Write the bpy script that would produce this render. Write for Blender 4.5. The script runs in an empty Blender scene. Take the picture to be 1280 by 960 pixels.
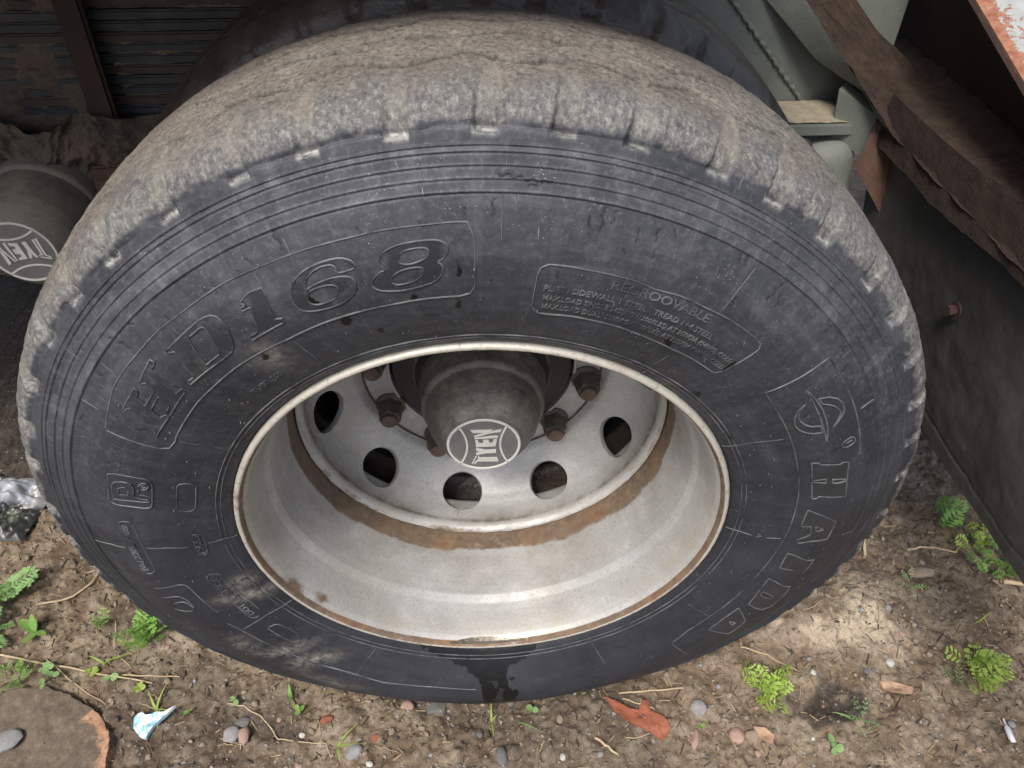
import bpy, bmesh, math, random
import numpy as np
from mathutils import Vector, Matrix, geometry
sc = bpy.context.scene
col = sc.collection
R = math.radians
H = 0.492                       # height of the wheel centre above the ground
random.seed(7)

# ---------------------------------------------------------------- camera
cam_d = bpy.data.cameras.new("camera"); cam = bpy.data.objects.new("camera", cam_d); col.objects.link(cam)
cam.location = (0.0106, -0.5578, 0.7731 + H)
cam.rotation_euler = (0.8182, 0.0025, -0.0442)
cam_d.sensor_width = 36; cam_d.lens = 26.02; cam_d.clip_start = 0.02; cam_d.clip_end = 500
sc.camera = cam
# ---------------------------------------------------------------- sky, sun, exposure
SUN_EL, SUN_AZ = 58.0, 205.0     # azimuth measured from +Y clockwise
w = bpy.data.worlds.new("World"); sc.world = w; w.use_nodes = True
nt = w.node_tree; bg = nt.nodes["Background"]
sky = nt.nodes.new("ShaderNodeTexSky"); sky.sky_type = 'NISHITA'; sky.sun_disc = False
sky.sun_elevation = R(SUN_EL); sky.sun_rotation = R(SUN_AZ)
sky.air_density = 1.0; sky.dust_density = 3.5; sky.ozone_density = 1.0
nt.links.new(sky.outputs[0], bg.inputs[0]); bg.inputs[1].default_value = 0.11
sd = bpy.data.lights.new("sun", 'SUN'); sun = bpy.data.objects.new("sun", sd); col.objects.link(sun)
sd.energy = 1.9; sd.angle = R(16); sd.color = (1.0, 0.95, 0.88)
dv = Vector((math.sin(R(SUN_AZ))*math.cos(R(SUN_EL)), math.cos(R(SUN_AZ))*math.cos(R(SUN_EL)), math.sin(R(SUN_EL))))
sun.rotation_euler = dv.to_track_quat('Z', 'Y').to_euler()
sc.view_settings.view_transform = 'Standard'; sc.view_settings.look = 'None'
sc.view_settings.exposure = 0.80; sc.view_settings.gamma = 1.0
sc.cycles.max_bounces = 6

# ---------------------------------------------------------------- object helpers
def link(o, parent=None):
    col.objects.link(o)
    if parent is not None: o.parent = parent
    return o
def thing(name, label, cat, loc=(0, 0, 0), group=None):
    o = bpy.data.objects.new(name, None); o.location = loc; o.empty_display_size = .05; link(o)
    return tag(o, label, cat, group)
def tag(o, label=None, cat=None, group=None, kind=None):
    if label: o['label'] = label
    if cat: o['category'] = cat
    if group: o['group'] = group
    if kind: o['kind'] = kind
    return o
def wloc(o):
    v = Vector((0, 0, 0))
    while o is not None: v = v + o.location; o = o.parent
    return v
def mesh(name, V, F, m, parent=None, smooth=True, attrs=None, flat_angle=None):
    """V in world coordinates; F list of faces or int array (n,4)/(n,3)."""
    V = np.asarray(V, dtype=np.float64).reshape(-1, 3)
    if parent is not None: V = V - np.array(wloc(parent))
    me = bpy.data.meshes.new(name)
    if isinstance(F, np.ndarray):
        n, k = F.shape
        me.vertices.add(len(V)); me.vertices.foreach_set('co', V.ravel().astype(np.float32))
        me.loops.add(n*k); me.loops.foreach_set('vertex_index', F.ravel().astype(np.int32))
        me.polygons.add(n); me.polygons.foreach_set('loop_start', np.arange(0, n*k, k, dtype=np.int32))
        me.update(calc_edges=True); me.validate()
    else:
        me.from_pydata([tuple(v) for v in V], [], F); me.update()
    if attrs:
        for k, a in attrs.items():
            a = np.asarray(a, dtype=np.float32)
            if a.ndim == 1:
                at = me.attributes.new(k, 'FLOAT', 'POINT'); at.data.foreach_set('value', a)
            else:
                at = me.attributes.new(k, 'FLOAT_VECTOR', 'POINT'); at.data.foreach_set('vector', a.ravel())
    if m is not None: me.materials.append(m)
    if smooth:
        me.polygons.foreach_set('use_smooth', np.ones(len(me.polygons), dtype=bool))
        if flat_angle:
            try: me.set_sharp_from_angle(angle=R(flat_angle))
            except Exception: pass
    o = bpy.data.objects.new(name, me); link(o, parent)
    return o
def grid_faces(nu, nv, wrap_u=False, flip=False):
    u = np.arange(nu if wrap_u else nu-1); v = np.arange(nv-1)
    U, Vv = np.meshgrid(u, v, indexing='ij'); U2 = (U+1) % nu
    f = np.stack([U*nv+Vv, U2*nv+Vv, U2*nv+Vv+1, U*nv+Vv+1], -1).reshape(-1, 4)
    return f[:, ::-1].copy() if flip else f
def lathe(name, prof, m, parent=None, n=128, c=(0, H), flat_angle=35, attrs=False, sub=1, flip=False):
    """profile of (r, y) turned about the axle axis through x=c[0], z=c[1]"""
    p = np.array(prof, float)
    if sub > 1:
        L = np.concatenate([[0], np.cumsum(np.hypot(*np.diff(p, axis=0).T))])
        s = np.linspace(0, L[-1], (len(p)-1)*sub+1)
        s = np.unique(np.concatenate([s, L])); p = np.stack([np.interp(s, L, p[:, 0]), np.interp(s, L, p[:, 1])], 1)
    t = np.linspace(0, 2*np.pi, n, endpoint=False)
    T, I = np.meshgrid(t, np.arange(len(p)), indexing='ij')
    V = np.stack([c[0]+p[I, 0]*np.cos(T), p[I, 1], c[1]+p[I, 0]*np.sin(T)], -1)
    at = {'rr': p[I, 0].ravel(), 'yy': p[I, 1].ravel()} if attrs else None
    return mesh(name, V, grid_faces(n, len(p), True, flip), m, parent, True, at, flat_angle)
def box_bm(bm, c, s, rot=None, bev=0.0):
    r = bmesh.ops.create_cube(bm, size=1.0)
    vs = r['verts']
    M = Matrix.Translation(c) @ (rot if rot is not None else Matrix.Identity(4)) @ Matrix.Diagonal((s[0], s[1], s[2], 1))
    bmesh.ops.transform(bm, matrix=M, verts=vs)
    if bev:
        es = list({e for v in vs for e in v.link_edges})
        bmesh.ops.bevel(bm, geom=es, offset=bev, segments=2, affect='EDGES')
def bmobj(name, bm, m, parent=None, smooth=False, flat_angle=35):
    me = bpy.data.meshes.new(name)
    if parent is not None:
        bmesh.ops.translate(bm, vec=-wloc(parent), verts=bm.verts)
    bmesh.ops.recalc_face_normals(bm, faces=bm.faces)
    bm.to_mesh(me); bm.free()
    if m is not None: me.materials.append(m)
    if smooth:
        me.polygons.foreach_set('use_smooth', np.ones(len(me.polygons), dtype=bool))
        try: me.set_sharp_from_angle(angle=R(flat_angle))
        except Exception: pass
    return link(bpy.data.objects.new(name, me), parent)
def box(name, c, s, m, parent=None, rot=None, bev=0.002):
    bm = bmesh.new(); box_bm(bm, c, s, rot, bev)
    return bmobj(name, bm, m, parent, True)
def tube(name, pts, rad, m, parent=None, n=8, closed=False):
    P = np.array(pts, float); k = len(P)
    rad = np.full(k, rad) if np.isscalar(rad) else np.array(rad)
    T = np.gradient(P, axis=0)
    if closed: T = np.roll(P, -1, 0)-np.roll(P, 1, 0)
    T /= np.linalg.norm(T, axis=1)[:, None]+1e-12
    up = np.array([0, 0, 1.0]) if abs(T[:, 2]).mean() < .8 else np.array([1.0, 0, 0])
    A = np.cross(T, up); A /= np.linalg.norm(A, axis=1)[:, None]+1e-12; B = np.cross(A, T)
    a = np.linspace(0, 2*np.pi, n, endpoint=False)
    V = P[:, None]+rad[:, None, None]*(np.cos(a)[None, :, None]*A[:, None]+np.sin(a)[None, :, None]*B[:, None])
    F = []
    for i in range(k if closed else k-1):
        for j in range(n):
            i2 = (i+1) % k
            F.append((i*n+j, i*n+(j+1) % n, i2*n+(j+1) % n, i2*n+j))
    if not closed: F.append(tuple(range(n))); F.append(tuple(range((k-1)*n, k*n))[::-1])
    return mesh(name, V, F, m, parent, True)

# ---------------------------------------------------------------- noise in numpy
def _h(i, j, seed):
    x = (i.astype(np.int64)*374761393+j.astype(np.int64)*668265263+seed*974634777) & 0xffffffff
    x = ((x ^ (x >> 13))*1274126177) & 0xffffffff
    return ((x ^ (x >> 16)) & 0xffffff)/float(0xffffff)
def vn(u, v, seed=0, pu=None):
    i = np.floor(u).astype(np.int64); j = np.floor(v).astype(np.int64); fu = u-i; fv = v-j
    fu = fu*fu*(3-2*fu); fv = fv*fv*(3-2*fv)
    i1 = i+1
    if pu: i = i % pu; i1 = i1 % pu
    return (_h(i, j, seed)*(1-fu)+_h(i1, j, seed)*fu)*(1-fv)+(_h(i, j+1, seed)*(1-fu)+_h(i1, j+1, seed)*fu)*fv
def fbm(u, v, oct=4, seed=0, pu=None, g=.5):
    s = 0; a = 1; t = 0
    for k in range(oct):
        s = s+a*vn(u*2**k, v*2**k, seed+k*17, pu*2**k if pu else None); t += a; a *= g
    return s/t
def sm(a, b, x):
    t = np.clip((x-a)/(b-a), 0, 1); return t*t*(3-2*t)

# ---------------------------------------------------------------- materials
def mat(name):
    m = bpy.data.materials.new(name); m.use_nodes = True
    n = m.node_tree; b = n.nodes["Principled BSDF"]
    return m, n, b
class NT:
    def __init__(s, n): s.n = n; s.tc = n.nodes.new("ShaderNodeTexCoord")
    def l(s, a, b): s.n.links.new(a, b)
    def vec(s, scale=(1, 1, 1), src=None):
        mp = s.n.nodes.new("ShaderNodeMapping"); mp.inputs['Scale'].default_value = scale
        s.l(src if src is not None else s.tc.outputs['Object'], mp.inputs[0]); return mp.outputs[0]
    def noise(s, scale, detail=6, rough=.55, src=None, dist=0, fac=True):
        t = s.n.nodes.new("ShaderNodeTexNoise"); t.inputs['Scale'].default_value = scale
        t.inputs['Detail'].default_value = detail; t.inputs['Roughness'].default_value = rough; t.inputs['Distortion'].default_value = dist
        s.l(src if src is not None else s.tc.outputs['Object'], t.inputs['Vector'])
        return t.outputs['Fac'] if fac else t.outputs['Color']
    def vor(s, scale, src=None, feat='F1', out='Distance'):
        t = s.n.nodes.new("ShaderNodeTexVoronoi"); t.feature = feat; t.inputs['Scale'].default_value = scale
        s.l(src if src is not None else s.tc.outputs['Object'], t.inputs['Vector']); return t.outputs[out]
    def ramp(s, fac, stops, interp='LINEAR'):
        r = s.n.nodes.new("ShaderNodeValToRGB"); r.color_ramp.interpolation = interp
        e = r.color_ramp.elements
        while len(e) < len(stops): e.new(.5)
        for k, (p, c) in enumerate(stops):
            e[k].position = p; e[k].color = (c, c, c, 1) if not isinstance(c, (tuple, list)) else (*c, 1)
        s.l(fac, r.inputs[0]); return r.outputs[0]
    def mix(s, f, a, b, t='MIX'):
        m = s.n.nodes.new("ShaderNodeMix"); m.data_type = 'RGBA'; m.blend_type = t
        if hasattr(f, 'links') or hasattr(f, 'is_output'): s.l(f, m.inputs[0])
        else: m.inputs[0].default_value = f
        for x, k in ((a, 6), (b, 7)):
            if isinstance(x, (tuple, list)): m.inputs[k].default_value = (*x, 1)
            else: s.l(x, m.inputs[k])
        return m.outputs[2]
    def math(s, op, a, b=None, clamp=False):
        m = s.n.nodes.new("ShaderNodeMath"); m.operation = op; m.use_clamp = clamp
        for k, x in enumerate((a, b)):
            if x is None: continue
            if isinstance(x, (int, float)): m.inputs[k].default_value = x
            else: s.l(x, m.inputs[k])
        return m.outputs[0]
    def attr(s, name, out='Fac'):
        a = s.n.nodes.new("ShaderNodeAttribute"); a.attribute_name = name; return a.outputs[out]
    def bump(s, h, strength=.3, dist=.001, prev=None):
        b = s.n.nodes.new("ShaderNodeBump"); b.inputs['Strength'].default_value = strength; b.inputs['Distance'].default_value = dist
        s.l(h, b.inputs['Height'])
        if prev is not None: s.l(prev, b.inputs['Normal'])
        return b.outputs[0]

def rubber(name, letter=False, marks=False):
    """worn tyre rubber; attributes scuff/smear/wet/crown painted where the wear really is; pol = seamless polar coordinates"""
    m, n, b = mat(name); q = NT(n)
    pol = q.attr('pol', 'Vector') if not marks else q.tc.outputs['Object']
    big = q.noise(9, 5, .6)
    fine = q.noise(420, 3, .7)
    base = q.ramp(big, [(.3, (.016, .0175, .0215)), (.7, (.030, .0325, .040))])
    if letter: base = q.ramp(big, [(.3, (.017, .018, .021)), (.7, (.032, .034, .039))])
    if not marks:
        # pol = (cos t, sin t, s) : long streaks across the wall, long streaks round the wall
        veil = q.math('MULTIPLY', q.math('MULTIPLY', q.attr('film'), q.ramp(q.noise(11, 5, .6), [(.30, .25), (.7, 1)])), .25)
        base = q.mix(veil, base, (.116, .121, .134))
        base = q.mix(q.math('MULTIPLY', q.ramp(q.noise(150, 5, .75), [(.50, 0), (.85, .35)]), q.attr('film')), base, (.25, .25, .27))
        rad = q.noise(1, 5, .6, q.vec((26, 26, 9), pol))
        cir = q.noise(1, 5, .65, q.vec((4, 4, 60), pol))
        f = q.math('MULTIPLY', q.ramp(rad, [(.46, 0), (.75, 1)]), .20)
        f = q.math('ADD', f, q.math('MULTIPLY', q.ramp(cir, [(.48, 0), (.8, 1)]), .35))
        f = q.math('MULTIPLY', f, q.ramp(q.noise(60, 5, .7), [(.3, .3), (.65, 1)]))
        f = q.math('MULTIPLY', f, q.math('ADD', q.math('MULTIPLY', q.attr('film'), 1.0), .18))
        base = q.mix(q.math('MULTIPLY', f, .8, True), base, (.23, .235, .25))
        # fine pale scratches and specks
        scr = q.noise(1, 3, .8, q.vec((170, 170, 26), pol))
        base = q.mix(q.math('MULTIPLY', q.ramp(scr, [(.66, 0), (.74, .6)]), q.attr('film')), base, (.30, .30, .31))
        spk = q.vor(260)
        gate = q.ramp(q.noise(30, 2), [(.52, 0), (.66, 1)])
        base = q.mix(q.math('MULTIPLY', q.ramp(spk, [(.07, .75), (.16, 0)]), gate), base, (.42, .41, .38))
        # scuffed shoulder: grey-white abraded rubber packed with dust
        sc1 = q.noise(60, 6, .75); sc2 = q.math('ADD', q.math('MULTIPLY', q.noise(1, 5, .75, q.vec((120, 120, 110), pol)), .45), q.math('MULTIPLY', q.noise(210, 6, .8), .55))
        sf = q.math('ADD', q.math('MULTIPLY', sc1, .6), q.math('MULTIPLY', sc2, .45))
        sf = q.ramp(q.math('ADD', sf, q.math('MULTIPLY', q.math('SUBTRACT', q.attr('scuff'), .55), .9)), [(.30, 0), (.92, 1)])
        sf = q.math('MULTIPLY', sf, q.ramp(q.attr('scuff'), [(.02, 0), (.45, 1)]))
        base = q.mix(q.math('MULTIPLY', sf, .85), base, q.ramp(sc2, [(.36, (.050, .050, .049)), (.50, (.165, .160, .148)), (.68, (.45, .43, .385))]))
        # dry mud film on the running surface
        cr = q.ramp(q.math('ADD', q.math('MULTIPLY', q.noise(48, 7, .8), 1.0), q.math('MULTIPLY', q.attr('crown'), .45)), [(.50, 0), (.90, 1)])
        cr = q.math('MULTIPLY', cr, q.ramp(q.attr('crown'), [(.05, 0), (.3, 1)]))
        mud = q.mix(q.ramp(q.noise(14, 5, .65), [(.35, 0), (.65, 1)]), q.ramp(q.noise(230, 6, .75), [(.3, (.085, .072, .060)), (.52, (.175, .150, .122)), (.75, (.30, .265, .215))]), q.ramp(q.noise(230, 6, .75), [(.3, (.12, .11, .10)), (.52, (.25, .225, .185)), (.75, (.42, .385, .32))]))
        mud = q.mix(q.math('MULTIPLY', q.attr('rear_shade'), .75), mud, (.105, .080, .066))  # truck body's shade put into the mud colour towards the back
        base = q.mix(q.math('MULTIPLY', cr, .88), base, mud)
        # dark pits in the mud
        base = q.mix(q.math('MULTIPLY', q.ramp(q.noise(230, 5, .75), [(.33, .9), (.47, 0)]), q.attr('crown')), base, (.06, .055, .05))
        # packed dust in the slots, smears on the wall
        sl = q.math('MULTIPLY', q.attr('slot'), q.ramp(q.noise(140, 4, .6), [(.3, .35), (.6, 1)]))
        base = q.mix(q.math('MULTIPLY', sl, .9), base, q.ramp(q.noise(60), [(.35, (.27, .24, .19)), (.7, (.42, .39, .33))]))
        sme = q.math('MULTIPLY', q.attr('smear'), q.ramp(q.noise(75, 6, .75), [(.38, .0), (.68, 1)]))
        base = q.mix(q.math('MULTIPLY', q.attr('lip'), q.ramp(q.noise(110, 5, .8), [(.38, .0), (.58, .9)])), base, (.46, .45, .41))
        base = q.mix(sme, base, (.33, .30, .26))
        base = q.mix(q.attr('cut'), base, (.012, .012, .013))
        wet = q.attr('wet')
        base = q.mix(q.math('MULTIPLY', wet, .95), base, (.006, .006, .006))
        rough = q.math('SUBTRACT', q.ramp(q.noise(45, 5, .6), [(.3, .42), (.7, .66)]), q.math('MULTIPLY', wet, .30))
        q.l(q.math('ADD', rough, q.math('MULTIPLY', q.attr('crown'), .25), True), b.inputs['Roughness'])
        grain = q.math('ADD', q.math('MULTIPLY', q.noise(900, 2, .7), .5), q.math('MULTIPLY', q.noise(200, 6, .8), 1.1))
        bm_ = q.bump(grain, .30, .0012)
        bm_ = q.bump(q.math('MULTIPLY', q.noise(90, 6, .75), q.math('ADD', q.attr('scuff'), q.attr('crown'))), .8, .004, bm_)
        q.l(bm_, b.inputs['Normal'])
    elif letter:
        w1 = n.nodes.new("ShaderNodeTexWave"); w1.wave_type = 'BANDS'; w1.bands_direction = 'DIAGONAL'; w1.inputs['Scale'].default_value = 260
        q.l(q.tc.outputs['Object'], w1.inputs['Vector'])
        q.l(q.bump(w1.outputs['Fac'], .5, .0008), b.inputs['Normal'])
        base = q.mix(q.ramp(q.noise(50, 6, .7), [(.5, 0), (.8, .45)]), base, (.20, .20, .20))
        b.inputs['Roughness'].default_value = .55
    else:   # thin raised ridges, polished pale by wear
        wr = q.ramp(q.noise(28, 5, .7), [(.36, 0), (.66, 1)])
        base = q.mix(q.math('MULTIPLY', wr, .33), (.030, .032, .037), (.40, .40, .41))
        b.inputs['Roughness'].default_value = .5
    q.l(base, b.inputs['Base Color'])
    b.inputs['Specular IOR Level'].default_value = .32
    return m
M_RUB = rubber("tyre_rubber"); M_LET = rubber("letter_rubber", True, True); M_RIDGE = rubber("ridge_rubber", False, True)

def paint_metal(name, kind='rim'):
    m, n, b = mat(name); q = NT(n)
    base = q.ramp(q.noise(12, 6, .6), [(.3, (.38, .38, .37)), (.7, (.53, .53, .522))])
    base = q.mix(q.ramp(q.noise(420, 4, .7), [(.52, 0), (.70, .6)]), base, (.22, .20, .17))      # fine dark specks
    base = q.mix(q.ramp(q.noise(190, 6, .85), [(.50, 0), (.70, .6)]), base, (.27, .25, .215))
    base = q.mix(q.ramp(q.noise(24, 6, .75), [(.55, 0), (.75, .4)]), base, (.66, .65, .62))
    base = q.mix(q.math('MULTIPLY', q.ramp(q.vor(230), [(.10, .85), (.20, 0)]), q.ramp(q.noise(40, 4), [(.48, 0), (.60, 1)])), base, (.14, .115, .085))
    spk = q.ramp(q.vor(70), [(.03, .9), (.07, 0)])
    base = q.mix(q.math('MULTIPLY', spk, q.ramp(q.noise(16), [(.5, 0), (.62, 1)])), base, (.10, .075, .05))
    rust = q.mix(q.ramp(q.noise(9, 4, .6), [(.45, 0), (.62, 1)]), q.ramp(q.noise(75, 7, .75), [(.25, (.085, .058, .040)), (.5, (.165, .118, .080)), (.8, (.30, .235, .17))]), q.ramp(q.noise(60, 6, .7), [(.2, (.12, .065, .036)), (.5, (.22, .130, .075)), (.8, (.36, .25, .155))]))
    nz = q.noise(48, 7, .75); nb = q.noise(7, 4, .6)
    f = q.math('ADD', q.math('MULTIPLY', q.attr('rust'), 1.0), q.math('MULTIPLY', q.math('SUBTRACT', nz, .5), 1.5))
    f = q.math('ADD', f, q.math('MULTIPLY', q.math('SUBTRACT', nb, .5), .9))
    f = q.math('MULTIPLY', q.ramp(f, [(.30, 0), (.72, 1)]), q.ramp(q.attr('rust'), [(.03, 0), (.15, 1)]))
    base = q.mix(q.math('MULTIPLY', q.ramp(q.noise(5, 6, .7), [(.45, 0), (.7, .55)]), q.ramp(q.noise(70, 6, .8), [(.35, .2), (.6, 1)])), base, (.33, .29, .215))
    yel = q.mix(q.ramp(q.noise(40, 6, .7), [(.4, 0), (.7, .8)]), base, (.47, .41, .29))
    base = q.mix(q.math('MULTIPLY', q.attr('stain'), .75), base, yel)
    base = q.mix(q.math('MULTIPLY', q.attr('cream'), .8), base, q.mix(q.ramp(q.noise(90, 6, .8), [(.54, 0), (.66, .9)]), (.60, .57, .49), (.26, .145, .075)))
    base = q.mix(f, base, rust)
    g = q.math('MULTIPLY', q.attr('grime'), q.ramp(q.noise(60, 6, .75), [(.3, .25), (.65, 1)]))
    base = q.mix(q.math('MULTIPLY', g, .85), base, (.16, .135, .10))
    base = q.mix(q.attr('pool'), base, (.075, .062, .042))
    q.l(base, b.inputs['Base Color'])
    b.inputs['Metallic'].default_value = .25
    r = q.math('SUBTRACT', q.ramp(q.noise(30, 5), [(.3, .38), (.7, .6)]), q.math('MULTIPLY', q.attr('pool'), .33))
    q.l(q.math('ADD', r, q.math('MULTIPLY', f, .3), True), b.inputs['Roughness'])
    q.l(q.bump(q.math('ADD', q.noise(500, 3, .7), q.math('MULTIPLY', q.noise(45, 6, .7), 1.6)), .25, .0012), b.inputs['Normal'])
    return m
M_RIM = paint_metal("silver_wheel_paint")

def dirty(name, c1, c2, dust=(.30, .26, .20), amount=.5, rough=.75, scale=30, bump=.4, metal=0, bd=.003):
    m, n, b = mat(name); q = NT(n)
    base = q.ramp(q.noise(scale*.4, 6, .65), [(.3, c1), (.7, c2)])
    geo = n.nodes.new("ShaderNodeNewGeometry"); sx = n.nodes.new("ShaderNodeSeparateXYZ"); q.l(geo.outputs['Normal'], sx.inputs[0])
    up = q.ramp(sx.outputs['Z'], [(.0, .25), (.9, 1)])     # dust settles on upward faces
    f = q.math('MULTIPLY', q.ramp(q.noise(scale, 7, .75), [(.62-amount*.4, 0), (.9-amount*.3, 1)]), up)
    base = q.mix(q.math('MULTIPLY', f, min(1, amount*1.6)), base, dust)
    base = q.mix(q.ramp(q.noise(scale*9, 3, .7), [(.58, 0), (.75, .5)]), base, tuple(x*.35 for x in c1))
    q.l(base, b.inputs['Base Color']); b.inputs['Roughness'].default_value = rough; b.inputs['Metallic'].default_value = metal
    q.l(q.bump(q.math('ADD', q.noise(scale*6, 5, .7), q.noise(scale, 6, .7)), bump, bd), b.inputs['Normal'])
    return m
M_LETF = dirty("faint_letter_rubber", (.018, .019, .022), (.034, .036, .042), (.12, .12, .12), .2, .6, 60, .25, 0, .001)
M_HUB = dirty("greasy_hub_metal", (.050, .048, .042), (.165, .158, .140), (.31, .29, .24), .65, .5, 44, .5, .2, .003)
M_BADGE = dirty("badge_face", (.13, .135, .135), (.20, .205, .20), (.25, .24, .21), .3, .5, 60, .2, .3, .001)
M_BADGEW = dirty("badge_lettering", (.50, .49, .45), (.62, .61, .57), (.40, .37, .30), .3, .55, 80, .2, 0, .001)
M_NUT = dirty("rusty_nut_metal", (.060, .050, .040), (.11, .088, .068), (.20, .17, .13), .35, .6, 70, .4, .2, .001)
M_NUTR = dirty("rusty_stud_end", (.085, .055, .043), (.15, .10, .080), (.2, .15, .12), .2, .6, 90, .4, .1, .001)
M_DARK = dirty("dark_greasy_metal", (.018, .018, .018), (.04, .038, .034), (.10, .085, .06), .3, .6, 20, .4)
M_MUD = dirty("caked_dry_mud", (.13, .10, .075), (.24, .19, .14), (.36, .30, .22), .6, .95, 45, .9, 0, .006)
M_MUDD = dirty("dark_caked_mud", (.085, .060, .048), (.16, .115, .085), (.24, .18, .12), .5, .95, 45, .9, 0, .006)
M_MUDB = dirty("dark_red_brown_mud", (.030, .017, .012), (.070, .041, .028), (.15, .100, .062), .45, .95, 50, 1.0, 0, .008)
M_RUST = dirty("rusty_steel", (.055, .028, .019), (.105, .055, .038), (.20, .14, .10), .3, .8, 30, .5)
M_RUSTD = dirty("dark_rusty_steel", (.020, .011, .008), (.050, .023, .015), (.2, .14, .1), .25, .85, 24, .5)
M_GREEN = dirty("grey_green_chassis_paint", (.125, .14, .122), (.19, .205, .18), (.30, .27, .21), .35, .6, 22, .3)
M_DUSTY = dirty("dust_covered_shelf", (.22, .19, .14), (.36, .31, .23), (.42, .37, .28), .7, .95, 60, .8)
M_FLAP = dirty("mud_flap_rubber", (.038, .040, .039), (.080, .081, .077), (.19, .18, .155), .50, .5, 9, .3)
M_BLACK = dirty("shaded_inner_metal", (.006, .006, .006), (.014, .013, .012), (.03, .025, .02), .2, .85, 20, .3)  # near-black: shade inside the wheels put into the metal colour
M_LEAFA = dirty("dark_spring_steel", (.020, .024, .030), (.048, .044, .042), (.18, .14, .105), .4, .7, 30, .4)
M_LEAFB = dirty("rust_tinted_spring_steel", (.036, .022, .017), (.068, .045, .036), (.18, .14, .105), .4, .75, 30, .4)
M_BED = dirty("bed_blocker_underside", (.04, .035, .03), (.08, .07, .06), rough=.9)
def chipped():
    m, n, b = mat("chipped_grey_paint"); q = NT(n)
    base = q.ramp(q.noise(20, 5), [(.3, (.27, .285, .27)), (.7, (.42, .435, .42))])
    f = q.math('ADD', q.noise(60, 7, .75), q.math('MULTIPLY', q.attr('edge'), .36))
    f = q.ramp(f, [(.67, 0), (.71, 1)])
    base = q.mix(f, base, q.ramp(q.noise(90, 5), [(.3, (.20, .07, .035)), (.7, (.38, .18, .10))]))
    q.l(base, b.inputs['Base Color']); b.inputs['Roughness'].default_value = .55
    q.l(q.bump(f, .4, .002), b.inputs['Normal'])
    return m
M_CHIP = chipped()

# ---------------------------------------------------------------- tyre surface
_P = np.array([(.3035, .012), (.306, .004), (.310, -.001), (.318, -.0045), (.327, -.0090), (.345, -.0165), (.370, -.0245), (.395, -.0290), (.418, -.0285), (.440, -.0235), (.460, -.0155), (.4746, -.0085), (.490, -.0005), (.508, .0065), (.520, .0115), (.532, .020), (.542, .034), (.548, .055), (.5515, .09), (.553, .13), (.553, .16), (.551, .20), (.546, .23), (.535, .258), (.515, .278), (.49, .292), (.46, .307), (.42, .320), (.38, .318), (.34, .305), (.315, .293), (.305, .285)])
_sl = np.concatenate([[0], np.cumsum(np.hypot(*np.diff(_P, axis=0).T))])
_ss = np.linspace(0, _sl[-1], 1200)
_pr = np.stack([np.interp(_ss, _sl, _P[:, 0]), np.interp(_ss, _sl, _P[:, 1])], 1)
_k = np.exp(-.5*(np.arange(-30, 31)/9.)**2); _k /= _k.sum()
_pp = np.pad(_pr, ((30, 30), (0, 0)), mode='reflect', reflect_type='odd')
PR = np.stack([np.convolve(_pp[:, i], _k, 'valid') for i in (0, 1)], 1)
PN = np.gradient(PR, axis=0); PN = np.stack([PN[:, 1], -PN[:, 0]], 1); PN /= np.linalg.norm(PN, axis=1)[:, None]   # outward (r, y)
ISH = int(np.argmax(PR[:, 0] > .522))
def s_of_r(r): return np.interp(r, PR[:ISH, 0], _ss[:ISH])
def deform(V):
    x, y, z = V[..., 0], V[..., 1], V[..., 2]
    r = np.hypot(x, z); th = np.arctan2(z, x); d = np.abs(th+np.pi/2)
    t = np.clip((r-.31)/(.548-.31), 0, 1); wg = np.exp(-(d/.42)**2)
    zz = z+.057*wg*t**1.2
    yy = y+.0175*wg*np.sin(np.pi*t)*np.clip((y-.14)/.15, -1, 1)
    return np.stack([x, yy, np.maximum(zz, -.49)], -1)
def surf(th, s, h=0.0):
    r = np.interp(s, _ss, PR[:, 0]); y = np.interp(s, _ss, PR[:, 1])
    nr = np.interp(s, _ss, PN[:, 0]); ny = np.interp(s, _ss, PN[:, 1])
    r = r+nr*h; y = y+ny*h
    V = deform(np.stack([r*np.cos(th), y, r*np.sin(th)], -1)); V[..., 2] += H
    return V
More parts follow.
